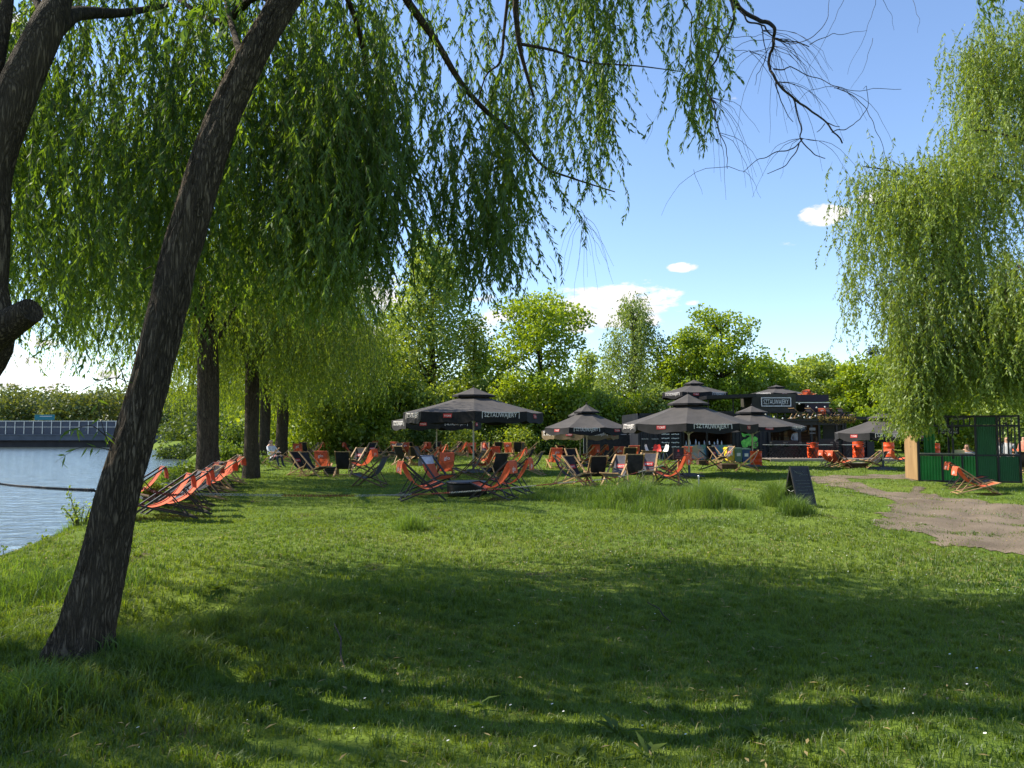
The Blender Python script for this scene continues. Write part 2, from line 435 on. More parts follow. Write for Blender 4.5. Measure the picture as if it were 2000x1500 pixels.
c2, n2 = noisecol(nt, 45, (0.07, 0.052, 0.036), (0.20, 0.16, 0.12), 6, t.outputs['Object'], 0.35, 0.68)
mx = N.new('ShaderNodeMix'); mx.data_type = 'RGBA'; mx.inputs[0].default_value = 0.45; L.new(c1, mx.inputs[6]); L.new(c2, mx.inputs[7])
L.new(mx.outputs[2], b.inputs['Base Color'])
bu = N.new('ShaderNodeBump'); bu.inputs['Strength'].default_value = 0.8; bu.inputs['Distance'].default_value = 0.03
L.new(n2, bu.inputs['Height']); L.new(bu.outputs[0], b.inputs['Normal']); L.new(b.outputs[0], out.inputs[0])
M['dirt'] = m
tag(link('path', mesh_np('path', V, inv.reshape(-1, 4), m, smooth=True)), kind='structure')

# ================================================================ grass
def blades(name, x, y, h, w, lean, mat, two=True, sub=None):
    """one tapering, leaning blade per point"""
    n = len(x); z = hgt(x, y)
    if sub is not None: z = z + sub
    a = rng.uniform(0, 2 * np.pi, n)
    sx, sy = np.cos(a) * w / 2, np.sin(a) * w / 2
    la = rng.uniform(0, 2 * np.pi, n); ll = h * lean * rng.uniform(0.3, 1.3, n)
    lx, ly = np.cos(la) * ll, np.sin(la) * ll
    o = np.zeros(n)
    b0 = np.stack([x - sx, y - sy, z - 0.01], -1); b1 = np.stack([x + sx, y + sy, z - 0.01], -1)
    if two:
        m0 = np.stack([x - sx * .8 + lx * .35, y - sy * .8 + ly * .35, z + h * .62], -1)
        m1 = np.stack([x + sx * .8 + lx * .35, y + sy * .8 + ly * .35, z + h * .62], -1)
        t0 = np.stack([x + lx - sx * .1, y + ly - sy * .1, z + h * (1 - 0.25 * lean)], -1)
        t1 = np.stack([x + lx + sx * .1, y + ly + sy * .1, z + h * (1 - 0.25 * lean)], -1)
        V = np.stack([b0, b1, m0, m1, t0, t1], 1).reshape(-1, 3)
        k = np.arange(n)[:, None] * 6
        F = np.concatenate([k + np.array([[0, 1, 3, 2]]), k + np.array([[2, 3, 5, 4]])], 1).reshape(-1, 4)
    else:
        t0 = np.stack([x + lx, y + ly, z + h], -1)
        V = np.stack([b0, b1, t0], 1).reshape(-1, 3)
        F = (np.arange(n)[:, None] * 3 + np.array([[0, 1, 2]])).reshape(-1, 3)
    return link(name, mesh_np(name, V, F, mat))
def vnoise(x, y, s, seed=0):
    """cheap smooth value noise"""
    x = x * s + seed * 17.3; y = y * s + seed * 5.1
    xi, yi = np.floor(x), np.floor(y); fx, fy = x - xi, y - yi
    fx = fx * fx * (3 - 2 * fx); fy = fy * fy * (3 - 2 * fy)
    def hsh(a, b): v = np.sin(a * 127.1 + b * 311.7) * 43758.5453; return v - np.floor(v)
    return (hsh(xi, yi) * (1 - fx) + hsh(xi + 1, yi) * fx) * (1 - fy) + (hsh(xi, yi + 1) * (1 - fx) + hsh(xi + 1, yi + 1) * fx) * fy
def wedge(n, d0, d1, side=0.80, wfun=None):
    d = np.sqrt(rng.uniform(d0 * d0, d1 * d1, n)); x = rng.uniform(-side, side, n) * d
    return x, d
def lawn_mask(x, y):
    k = (x > bank_x(y) - 1.6)
    jx, jy = x + rng.normal(0, .22, len(x)), y + rng.normal(0, .3, len(x)); ip = inside(PATH, jx, jy) & ~inside(ISLE, jx, jy)
    k &= ~(ip & (rng.random(len(x)) > 0.02 + .5 * (vnoise(x, y, 1.7, 21) > .72) + .25 * (vnoise(x, y, 5.1, 22) > .8)))
    k &= ~(((x > 10.5) & (y > 18.5) & (y < 25.5)) & (rng.random(len(x)) < .35))
    bare = vnoise(x, y, 0.9, 3) * 0.6 + vnoise(x, y, 3.1, 4) * 0.4
    k &= ~((bare < 0.22) & (rng.random(len(x)) < 0.7))
    k &= ~((((x + 3.15) / .62) ** 2 + ((y - 6.85) / .42) ** 2 < 1) & (rng.random(len(x)) < 0.85))
    k &= ~((((x + 1.05) / .34) ** 2 + ((y - 3.98) / .14) ** 2 < 1) & (rng.random(len(x)) < 0.8))
    return k
def nearness(x, y, cx, cy, rx, ry): return np.exp(-(((x - cx) / rx) ** 2 + ((y - cy) / ry) ** 2))
for nm, n, d0, d1, hb, wb, two in (('grass', 230000, 2.9, 7.2, 0.043, 0.0052, True), ('grass', 190000, 7.2, 14, 0.045, 0.008, True),
                                   ('grass', 170000, 14, 28, 0.048, 0.016, False), ('grass', 150000, 28, 60, 0.06, 0.034, False)):
    x, y = wedge(n, d0 - (1.1 if d0 == 2.9 else 0), d1, .92 if d0 < 14 else .80)
    q_ = rng.random(n) < .45; cx_ = np.round(x * 5) / 5 + .09 * np.sin(np.round(x * 5) * 12.9 + np.round(y * 5) * 78.2); cy_ = np.round(y * 5) / 5 + .09 * np.sin(np.round(x * 5) * 39.3 + np.round(y * 5) * 11.1)
    x = np.where(q_, cx_ + rng.normal(0, .028, n), x); y = np.where(q_, cy_ + rng.normal(0, .028, n), y)
    k = lawn_mask(x, y); x, y = x[k], y[k]
    hh = hb * (0.55 + 0.95 * vnoise(x, y, 2.3, 1) * (0.5 + vnoise(x, y, 7.0, 2))) * rng.uniform(0.55, 1.25, len(x))
    hh *= 1 + 1.9 * nearness(x, y, -2.6, 5.3, 1.3, .8) + 1.6 * nearness(x, y, -2.2, 6.5, .8, .7) + 1.3 * nearness(x, y, -4.6, 7.0, 1.2, 1.6) + 1.2 * nearness(x, y, -1.6, 7.4, 1.1, .7) + 1.0 * nearness(x, y, -2.4, 3.9, 1.0, .5)
    hh *= 1 + 1.6 * np.exp(-np.clip(x - bank_x(y), -3, 3) ** 2 / 1.6)
    tag(blades(nm, x, y, hh, wb * rng.uniform(0.7, 1.3, len(x)), 0.75, M['grass'], two), 'short green lawn grass', kind='stuff')

x, y = wedge(26000, 2.5, 12); k = lawn_mask(x, y) & (vnoise(x, y, 1.3, 41) > .4); x, y = x[k], y[k]
M['straw'] = leafmat('straw', (0.13, 0.11, 0.04), (0.30, 0.26, 0.11), (1, 1, .7), .3)
tag(blades('dry_grass', x, y, .045 * rng.uniform(.5, 1.4, len(x)), .004 * rng.uniform(.7, 1.5, len(x)), 1.6, M['straw']), 'dry straw coloured blades lying among the green grass', kind='stuff')
# patches of long grass left uncut along the chain barrier
def tall_patch(label, cx, cy, rx, ry, n, h, w=0.0055, lean=0.6):
    a = rng.uniform(0, 2 * np.pi, n); r = np.sqrt(rng.random(n)) * rng.uniform(.7, 1.1, n)
    x, y = cx + np.cos(a) * r * rx, cy + np.sin(a) * r * ry
    k = rng.random(n) < np.clip(vnoise(x, y, 2.1, 6) * 1.6 - .15, .08, 1) * np.clip(1.25 - r, .1, 1); x, y, r = x[k], y[k], r[k]; n = len(x)
    hh = h * (0.22 + 0.9 * np.clip(1 - r ** 2, 0, 1) ** .7) * rng.uniform(0.6, 1.15, n) * (0.35 + 1.15 * vnoise(x, y, 3.1, 5))
    tag(blades('tall_grass', x, y, hh, w * rng.uniform(.7, 1.4, n), lean, M['tall_grass']), label, kind='stuff')
for label, px, py, rx, ry, n, h in (
        ('long bright grass in front of the black deckchairs', 1255, 985, 1.7, 1.7, 24000, .50), ('long grass around the wooden barrier post', 1370, 990, 1.3, 1.4, 14000, .42),
        ('dark tuft of long grass beside the chalkboard', 1515, 990, .42, .4, 5200, .55), ('long grass at the foot of the chalkboard', 1562, 1010, .5, .3, 4200, .3),
        ('thin clump of long grass right of the low round table', 1090, 975, 1.0, .9, 3500, .28), ('small grass clump on the middle of the lawn', 800, 1035, .35, .3, 900, .3),
        ('long grass at the foot of the leaning willow', 270, 1290, .7, .3, 3000, .24), ('long grass in the lower left corner', 60, 1400, .6, .35, 2600, .17),
        ('rough grass behind the leaning willow', 50, 1140, 1.5, 1.4, 7000, .30), ('bank edge grass by the water', 120, 1000, 1.9, 2.0, 6000, .33)):
    g = G(px, py); tall_patch(label, g.x, g.y, rx, ry, n, h)

# broad weed leaves, daisies and fallen willow leaves
def flat_leaves(name, label, x, y, ln, wd, lift, mat, pitch=0.3):
    n = len(x); z = hgt(x, y) + lift
    a = rng.uniform(0, 2 * np.pi, n); dx, dy = np.cos(a), np.sin(a); up = rng.uniform(-.1, 1, n) * pitch
    b0 = np.stack([x, y, z], -1); t0 = np.stack([x + dx * ln, y + dy * ln, z + ln * up], -1)
    m0 = np.stack([x + dx * ln * .45 - dy * wd / 2, y + dy * ln * .45 + dx * wd / 2, z + ln * up * .7 + wd * .15], -1)
    m1 = np.stack([x + dx * ln * .45 + dy * wd / 2, y + dy * ln * .45 - dx * wd / 2, z + ln * up * .7 + wd * .15], -1)
    V = np.stack([b0, m0, t0, m1], 1).reshape(-1, 3); F = np.arange(n * 4).reshape(-1, 4)
    return tag(link(name, mesh_np(name, V, F, mat)), label, kind='stuff')
M['daisy'] = surf('daisy_white', (0.75, 0.75, 0.7), rough=.8)
M['dry_leaf'] = leafmat('dry_leaf', (0.20, 0.15, 0.06), (0.45, 0.36, 0.16), (1, 1, .8), .3)
x, y = wedge(1500, 3.2, 22); k = (lawn_mask(x, y)) & (vnoise(x, y, 0.8, 9) > 0.55) & (x > -2); x, y = x[k][:420], y[k][:420]
n = len(x)
ang = np.repeat(rng.uniform(0, 6, n), 6) + np.tile(np.arange(6) * np.pi / 3, n)
X = np.repeat(x, 6) + np.cos(ang) * 0.0; Y = np.repeat(y, 6)
Z = hgt(X, Y) + 0.055; rr = np.repeat(rng.uniform(.0045, .009, n), 6)
V = np.stack([X + np.cos(ang) * rr, Y + np.sin(ang) * rr, Z + 0.3 * rr * np.cos(ang)], -1)
tag(link('daisies', mesh_np('daisies', V, np.arange(n * 6).reshape(-1, 6), M['daisy'])), 'small white daisies dotted over the lawn', kind='stuff')
x, y = wedge(1500, 3.2, 12); k = (vnoise(x, y, 1.1, 12) > 0.35)
flat_leaves('fallen_leaves', 'pale dry willow leaves lying on the grass', x[k], y[k], rng.uniform(.03, .075, k.sum()), rng.uniform(.01, .02, k.sum()), 0.045, M['dry_leaf'], .25)
x, y = wedge(2500, 14, 26); k = inside(PATH, x, y)
flat_leaves('path_litter', 'pale leaf litter on the dirt path', x[k], y[k], rng.uniform(.03, .09, k.sum()), rng.uniform(.02, .045, k.sum()), 0.02, M['dry_leaf'], .1)
wl_ = []
for (px, py, n, r) in ((225, 1335, 34, .18), (330, 1322, 30, .2), (1262, 1470, 12, .1), (1200, 1425, 9, .08), (1120, 1490, 7, .08), (420, 1150, 20, .2), (935, 1380, 6, .06), (1480, 1440, 9, .08), (760, 1300, 8, .1), (1690, 1390, 10, .1), (560, 1230, 8, .1)):
    g = G(px, py); a = rng.uniform(0, 6.28, n); q = rng.random(n) * r * .5
    wl_.append(np.stack([g.x + np.cos(a) * q, g.y + np.sin(a) * q], -1))
w_ = np.concatenate(wl_)
flat_leaves('weeds', 'broad leaved weeds growing in the lawn', w_[:, 0], w_[:, 1], rng.uniform(.07, .16, len(w_)), rng.uniform(.02, .045, len(w_)), 0.02, M['grass'], .45)
for lab, a, b_ in (('thin bare stick lying in the lawn', (652, 1258), (674, 1318)), ('short curved stick on the dark grass', (1265, 1200), (1310, 1214))):
    mb = MB(); p, q = G(*a), G(*b_); p.z = gz(p.x, p.y) + .12; q.z = gz(q.x, q.y) + .03
    mb.tube([p, p.lerp(q, .4) + Vector((.02, 0, .015)), p.lerp(q, .75) + Vector((-.01, 0, .01)), q], [.004, .006, .006, .004], 6)
    tag(mb.build('fallen_stick', M['twig']), lab, 'stick')
# ================================================================ trees
def leaves_np(P0, D, Wv, Ln, Wd):
    """kite-shaped leaves: base P0, direction D, side Wv (unit), lengths, widths"""
    a = P0; c = P0 + D * Ln[:, None]
    mid = P0 + D * (Ln * 0.42)[:, None]
    b = mid + Wv * (Wd / 2)[:, None]; d = mid - Wv * (Wd / 2)[:, None]
    return np.stack([a, b, c, d], 1).reshape(-1, 3)
def unit(v): return v / np.maximum(np.linalg.norm(v, axis=1, keepdims=True), 1e-9)
def randu(n): return unit(rng.normal(size=(n, 3)))
def leaf_obj(name, V, mat, parent):
    o = link(name, mesh_np(name, V, np.arange(len(V)).reshape(-1, 4), mat), parent); return o
def strands(S, Ln, O, leaf=(0.085, 0.014), spacing=0.03, sway=0.12, twig=0.0022, splay=0.55, seg=6, outward=0.25):
    """hanging willow twigs. S (n,3) starts, Ln (n) lengths, O (n,3) horizontal outward dirs -> (leaf verts, twig verts, twig quads)"""
    n = len(S); ph = rng.uniform(0, 6.28, (n, 2)); fr = rng.uniform(1.2, 2.6, (n, 2))
    wind = rng.normal(0, .14, (n, 2))
    def at(i, t):
        L_ = Ln[i]; out = outward * L_ * (1 - np.exp(-3.5 * t)) * 0.55
        x = S[i, 0] + O[i, 0] * out + wind[i, 0] * L_ * t + sway * L_ * .25 * t * np.sin(ph[i, 0] + fr[i, 0] * t * 3)
        y = S[i, 1] + O[i, 1] * out + wind[i, 1] * L_ * t + sway * L_ * .25 * t * np.sin(ph[i, 1] + fr[i, 1] * t * 3)
        z = S[i, 2] - L_ * (t - outward * .35 * t * (1 - t) * 2)
        return np.stack([x, y, z], -1)
    cnt = np.maximum(3, (Ln / spacing).astype(int))
    i = np.repeat(np.arange(n), cnt); tot = cnt.sum()
    t = np.concatenate([np.sort(rng.random(c)) for c in cnt]) ** 0.9
    p = at(i, t); q = at(i, np.minimum(t + 0.03, 1.03)); tan = unit(q - p)
    side = unit(np.stack([rng.normal(size=tot), rng.normal(size=tot), rng.normal(size=tot) * .3], -1))
    D = unit(tan + side * splay * rng.uniform(.3, 1.6, (tot, 1)) + np.array([[0, 0, -.25]]))
    Wv = unit(np.cross(D, randu(tot)))
    Lf = leaf[0] * rng.uniform(.6, 1.25, tot) * (1 - .35 * t); Wf = leaf[1] * rng.uniform(.75, 1.25, tot)
    LV = leaves_np(p, D, Wv, Lf, Wf)
    ts = np.linspace(0, 1, seg + 1)
    ii = np.repeat(np.arange(n), seg + 1); tt = np.tile(ts, n)
    c = at(ii, tt); r = twig * (1.25 - tt)[:, None]
    TV = np.stack([c + r * np.array([[math.cos(k * 2.0944), math.sin(k * 2.0944), 0]]) for k in range(3)], 1).reshape(-1, 3)
    base = (np.arange(n)[:, None] * (seg + 1) + np.arange(seg)[None, :]).reshape(-1) * 3
    TF = np.concatenate([np.stack([base + k, base + (k + 1) % 3, base + 3 + (k + 1) % 3, base + 3 + k], -1) for k in range(3)])
    return LV, TV, TF
def bez(pts, n=14, wob=0.0):
    """Catmull-Rom through points"""
    pts = [Vector(p) for p in pts]; o = []
    q = [pts[0] * 2 - pts[1]] + pts + [pts[-1] * 2 - pts[-2]]
    per = max(2, n // (len(pts) - 1))
    for i in range(1, len(q) - 2):
        for k in range(per):
            t = k / per; a, b, c, d = q[i - 1], q[i], q[i + 1], q[i + 2]
            o.append(0.5 * ((2 * b) + (c - a) * t + (2 * a - 5 * b + 4 * c - d) * t * t + (3 * b - a - 3 * c + d) * t ** 3))
    o.append(pts[-1])
    if wob:
        o = [p + Vector((mnoise.noise(p * 1.3), mnoise.noise(p * 1.3 + Vector((9, 0, 0))), 0)) * wob for p in o]
    return o
def limb(mb, pts, r0, r1, n=14, k=8, wob=0.0, flare=0.0):
    c = bez(pts, n, wob); m_ = len(c) - 1
    rad = [r0 + (r1 - r0) * (i / m_) ** .85 + flare * math.exp(-i / m_ * 14) for i in range(m_ + 1)]
    mb.tube(c, rad, k, 0, True); return c
def trunk_mesh(mb, pts, rads, n=40, k=28, rough=0.06, ridge=0.0):
    """trunk with lumpy, ridged section; pts with radii interpolated"""
    c = bez(pts, n); m_ = len(c); rr = np.interp(np.linspace(0, 1, m_), np.linspace(0, 1, len(rads)), rads)
    vs, fs = [], []; ref = Vector((1, 0, 0))
    for i, p in enumerate(c):
        t = (c[min(i + 1, m_ - 1)] - c[max(i - 1, 0)]).normalized(); ref = (ref - t * ref.dot(t)).normalized(); b = t.cross(ref)
        for j in range(k):
            a = 6.2832 * j / k; dv = ref * math.cos(a) + b * math.sin(a)
            q = Vector((math.cos(a) * 1.5, math.sin(a) * 1.5, p.z * .8))
            f = 1 + rough * mnoise.noise(q * 1.1) * 2 + rough * .6 * mnoise.noise(Vector((math.cos(a) * 5, math.sin(a) * 5, p.z * 1.5)))
            e = 0
            if ridge:
                w_ = mnoise.noise(Vector((math.cos(a) * 2, math.sin(a) * 2, p.z * 2.2))) * .5
                e = ridge * (1 - 3.6 * abs(mnoise.noise(Vector((math.cos(a + w_) * 5.2, math.sin(a + w_) * 5.2, p.z * 1.9)))))
                e += (.05 * max(0, 1 - p.z / .5) ** 2) * max(0, math.sin(a * 5 + 1)) if p.z < .5 else 0
            vs.append(p + dv * (rr[i] * f + e))
    for i in range(m_ - 1):
        for j in range(k): fs.append((i * k + j, i * k + (j + 1) % k, (i + 1) * k + (j + 1) % k, (i + 1) * k + j))
    mb.add(vs, fs, 0, True)
    return c

# ---- the leaning willow in front ---------------------------------------
base = G(165, 1290); base.z = gz(base.x, base.y)
w1 = thing('willow_tree', 'dark leaning willow trunk in the left foreground with foliage hanging over the whole lawn', 'tree', base)
def rel(v): return Vector(v) - base
mb = MB()
TP = [P(148, 1330, 5.2), P(170, 1230, 5.2), P(205, 1090, 5.2), P(232, 960, 5.2), P(280, 790, 5.25), P(318, 640, 5.3), P(352, 500, 5.35), P(400, 330, 5.4), P(448, 200, 5.5), P(520, 60, 5.6), P(600, -60, 5.8), P(720, -220, 6.1), P(860, -420, 6.5)]
TR = [.23, .172, .142, .130, .124, .120, .118, .114, .107, .100, .096, .085, .07]
trunk_mesh(mb, [rel(p) for p in TP], TR, 190, 84, .06, .011)
mb.build('trunk', M['bark'], w1)
mb = MB()
LB = []
def L1(pts, r0, r1, n=16): LB.append([p for p in (limb(mb, [rel(P(*q)) for q in pts], r0, r1, n, 7, .02))])
L1([(560, 20, 5.65), (500, -10, 6.4), (440, 40, 7.0), (380, 20, 7.8), (300, -40, 8.6)], .05, .02)
L1([(480, 120, 5.55), (455, 60, 6.2), (440, -20, 7)], .035, .02)
L1([(600, -60, 5.8), (740, -70, 6.1), (800, 10, 6.4), (850, 80, 6.6), (900, 160, 6.8), (960, 225, 7.0), (1010, 265, 7.1), (1060, 325, 7.3), (1110, 345, 7.5), (1200, 375, 7.8)], .05, .006, 34)
L1([(720, -220, 6.1), (900, -200, 6.3), (1000, -60, 6.4), (1008, 20, 6.5), (1015, 90, 6.6), (1030, 150, 6.7), (1042, 190, 6.8)], .05, .010, 26)
L1([(1015, 85, 6.6), (1080, 98, 6.9), (1150, 122, 7.2), (1240, 128, 7.6), (1330, 140, 8.1)], .016, .005)
L1([(1000, -60, 6.4), (985, 60, 6.5), (978, 120, 6.6), (950, 150, 6.8), (930, 230, 7)], .018, .005)
L1([(640, -100, 6.4), (700, 60, 7.0), (725, 200, 7.4), (735, 330, 7.7), (770, 400, 7.9), (800, 470, 8.0), (812, 560, 8.1)], .03, .006, 24)
L1([(735, 330, 7.7), (800, 355, 7.9), (850, 440, 8.1)], .012, .004)
L1([(780, 440, 7.9), (850, 450, 8.2), (880, 420, 8.4)], .008, .003)
L1([(860, -420, 6.5), (1100, -380, 6.6), (1300, -200, 6.8), (1390, -60, 6.9), (1436, 0, 7.0)], .06, .022)
L1([(1100, -380, 6.6), (1130, -100, 7.4), (1150, 20, 7.8), (1190, 120, 8)], .03, .006)
mb.build('branches', M['bark'], w1)
# bare branch hanging into the sky
mb = MB()
def bare(pts, r0, r1, d=7.0, n=None):
    dd = [d + 0.25 * math.sin(i * 1.3 + pts[0][0]) * .6 for i in range(len(pts))]
    c = bez([rel(P(x, y, dz)) for (x, y), dz in zip(pts, dd)], n or 6 * len(pts), .012); m_ = len(c) - 1
    c = [q + Vector((mnoise.noise(q * 7), 0, mnoise.noise(q * 7 + Vector((5, 5, 5))))) * .022 for q in c]
    mb.tube(c, [r0 + (r1 - r0) * i / m_ for i in range(m_ + 1)], 6)
bare([(1400, -60), (1434, 0), (1454, 22), (1480, 38), (1508, 50), (1514, 62), (1510, 85), (1504, 105), (1504, 130), (1518, 155), (1548, 190), (1580, 215), (1612, 240), (1646, 278)], .024, .007)
bare([(1430, -10), (1433, 30), (1424, 70), (1400, 115), (1384, 150), (1382, 180), (1396, 215), (1402, 250), (1418, 290), (1422, 330)], .012, .003)
bare([(1448, 22), (1462, 40), (1486, 48), (1500, 60), (1512, 72)], .009, .007)
bare([(1512, 72), (1530, 80), (1555, 82), (1580, 90)], .008, .005)
bare([(1488, 50), (1494, 80), (1496, 110), (1484, 140), (1474, 168)], .006, .002)
bare([(1552, 192), (1554, 215), (1562, 245), (1566, 275), (1580, 295), (1612, 310)], .009, .004)
bare([(1566, 272), (1555, 285), (1530, 295), (1505, 302), (1478, 316), (1452, 338)], .007, .0025)
bare([(1562, 280), (1548, 305), (1530, 325), (1500, 338)], .006, .003)
bare([(1512, 135), (1530, 138), (1546, 132), (1580, 148), (1630, 168), (1670, 175), (1760, 175)], .007, .0022)
bare([(1635, 170), (1680, 200), (1705, 240), (1725, 290), (1728, 330)], .004, .0015)
bare([(1610, 240), (1640, 245)], .006, .003); bare([(1626, 258), (1655, 250), (1680, 232), (1694, 200), (1692, 170), (1686, 172)], .005, .0018)
bare([(1612, 240), (1605, 252), (1598, 256)], .004, .003)
bare([(1514, 74), (1530, 82), (1560, 84), (1590, 70), (1612, 46), (1618, 10), (1620, -20)], .005, .002)
bare([(1582, 88), (1620, 68), (1660, 64), (1694, 60)], .004, .0015)
bare([(1518, 160), (1524, 195), (1532, 215), (1548, 238)], .005, .003)
bare([(1382, -20), (1368, 10), (1368, 40), (1385, 56), (1410, 58)], .007, .004)
bare([(1400, 58), (1415, 35), (1424, 12)], .004, .002)
bare([(1330, -10), (1350, 30), (1352, 70), (1370, 95), (1402, 100)], .006, .003)
bare([(1410, 58), (1425, 70), (1460, 72), (1490, 68)], .004, .002)
bare([(1402, 60), (1420, 90), (1450, 98), (1464, 100)], .004, .002)
for (x0, y0, n_) in ((1512, 75, 10), (1510, 90, 9), (1520, 160, 9), (1387, 192, 12), (1464, 100, 5), (1424, 325, 2), (1562, 270, 5), (1490, 60, 5), (1630, 170, 4), (1405, 260, 3)):
    for k in range(n_):
        a = random.uniform(-.15, 1.0) * math.pi * (1 if random.random() < .75 else -.35); l = random.uniform(60, 190)
        x, y = x0, y0; pts = [(x, y)]
        va, vd = math.cos(a), abs(math.sin(a)) * .7
        for s_ in range(4):
            x += va * l / 4; y += vd * l / 4; vd += .28; va *= .8; pts.append((x, y))
        bare(pts, .0028, .0010, 7 + random.uniform(-.5, .5), 10)
for (a, b_) in (((1650, -10), (1560, 165)), ((1712, -10), (1655, 145)), ((1705, 75), (1665, 172)), ((1720, -10), (1745, 60)), ((1780, 0), (1792, 65))):
    bare([a, ((a[0] + b_[0]) / 2 + 6, (a[1] + b_[1]) / 2), b_], .0022, .001)
for k in range(14):
    x0 = random.uniform(1130, 1150); y0 = random.uniform(400, 440); dx = random.uniform(-50, 60)
    bare([(x0, y0), (x0 + dx * .5, y0 + 30), (x0 + dx, y0 + random.uniform(60, 150))], .0022, .0009, 7.6, 8)
for (x0, y0) in ((1040, 470), (1230, 200), (1262, 220), (1355, 330), (1075, 500), (1160, 300)):
    bare([(x0, y0), (x0 + 12, y0 + 30), (x0 + random.uniform(-5, 25), y0 + random.uniform(50, 90))], .002, .0009, 7.4, 8)
mb.build('bare_branch', M['twig'], w1)
# hanging foliage
def prof(xs, ys): return lambda x: np.interp(x, xs, ys)
def curtain(n, x0, x1, bot, d0, d1, l0, l1, up=0.5, ymin=-500):
    """strand starts in space: x across the view, hanging down to the crown's lower edge"""
    K_ = max(4, n // 8); ci = rng.integers(0, K_, n); cpx = rng.uniform(x0, x1, K_); cd = rng.uniform(d0, d1, K_)
    px = np.clip(cpx[ci] + rng.normal(0, 20, n), x0, x1); d = cd[ci] + rng.normal(0, .16, n)
    yb = bot(px) - np.abs(rng.normal(0, 1, n)) ** 1.2 * up * 260
    ln = rng.uniform(l0, l1, n)
    S = np.array([P(a, b_ - c, e) for a, b_, c, e in zip(px, yb, ln, d)])
    return S, ln * d / FPX
bA = prof([-60, 0, 60, 120, 170, 230, 300, 420, 520, 600, 660, 720, 745, 790, 830, 870, 895, 930, 965, 990, 1030, 1060, 1100, 1150, 1190, 1215],
          [560, 640, 690, 700, 740, 745, 660, 620, 600, 640, 650, 640, 560, 530, 500, 560, 640, 600, 600, 585, 500, 480, 470, 395, 385, 330])
bB = prof([1180, 1215, 1250, 1300, 1330, 1350, 1375, 1395, 1420], [300, 200, 150, 230, 300, 325, 310, 170, 40])
sets = []
sets.append(curtain(640, -60, 745, bA, 6.0, 8.4, 180, 520, .62))
sets.append(curtain(450, -60, 760, bA, 8.2, 10.5, 200, 520, .7))
sets.append(curtain(170, 590, 745, bA, 6.2, 7.6, 220, 480, .35))
sets.append(curtain(155, 745, 1000, bA, 6.6, 8.4, 140, 420, .75))
sets.append(curtain(150, 985, 1200, bA, 6.8, 8.2, 120, 320, .75))
sets.append(curtain(70, 860, 1000, bA, 6.9, 7.8, 120, 300, .22))
sets.append(curtain(100, 1000, 1380, lambda x: 120 + 0 * x, 6.8, 8.4, 100, 300, .4))
sets.append(curtain(80, 1180, 1400, bB, 7.0, 8.4, 100, 260, .5))
sets.append(curtain(10, 1320, 1372, bB, 7.0, 7.6, 100, 180, .1))
sets.append(curtain(14, 1900, 2040, lambda x: 28 + (x - 1900) * .12, 6.4, 7.4, 100, 200, .05))
# the crown continues above and behind the picture: unseen, added to shade the lawn
n = 420
a = rng.uniform(0, 6.28, n); r = np.sqrt(rng.random(n)) * 4.6
S = np.stack([-.6 + np.cos(a) * r * 1.1, 6.4 + np.sin(a) * r * .9, 8.6 - (r / 4.6) ** 2 * 2.2 + rng.normal(0, .4, n)], -1)
zbot = np.array([P(1000, -30, max(1.5, y)).z for y in S[:, 1]])
L_ = np.minimum(rng.uniform(.6, 1.8, n), np.maximum(S[:, 2] - zbot - .1, .3)); ok = S[:, 2] > zbot + .4
ok &= vnoise(S[:, 0] + S[:, 2], S[:, 1], 1.0, 35) > .54
sets.append((S[ok], L_[ok]))
S = np.concatenate([s[0] for s in sets]); Ls = np.concatenate([s[1] for s in sets])
O = unit(np.concatenate([rng.normal(size=(len(S), 2)), np.zeros((len(S), 1))], 1))
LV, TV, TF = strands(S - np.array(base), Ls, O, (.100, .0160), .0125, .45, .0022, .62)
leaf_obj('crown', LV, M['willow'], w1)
link('twigs', mesh_np('twigs', TV, TF, M['twig_green']), w1)
# small shoots on the trunk
mb = MB(); SV = []
for (x0, y0, pts) in ((440, 880, [(218, 880), (206, 850), (196, 815), (190, 780)]), (0, 0, [(205, 850), (180, 832), (150, 836), (128, 842)]), (0, 0, [(246, 750), (236, 722), (222, 708), (200, 704)]),
                      (0, 0, [(246, 745), (228, 738), (196, 742), (176, 755)]), (0, 0, [(218, 880), (190, 874), (150, 876), (105, 905)]), (0, 0, [(296, 520), (280, 528), (264, 542)])):
    c = bez([rel(P(x, y, 5.05)) for x, y in pts], 12); mb.tube(c, [.0035 * (1.2 - i / len(c)) for i in range(len(c))], 5)
    c = np.array([tuple(v) for v in c]); k = 9; idx = rng.integers(2, len(c), k)
    D = unit(rng.normal(size=(k, 3)) * np.array([[.8, .5, .5]]) + np.array([[-.2, 0, -.7]])); SV.append(leaves_np(c[idx], D, unit(np.cross(D, randu(k))), rng.uniform(.05, .1, k), rng.uniform(.012, .02, k)))
mb.build('shoots', M['twig'], w1); leaf_obj('shoot_leaves', np.concatenate(SV), M['willow'], w1)

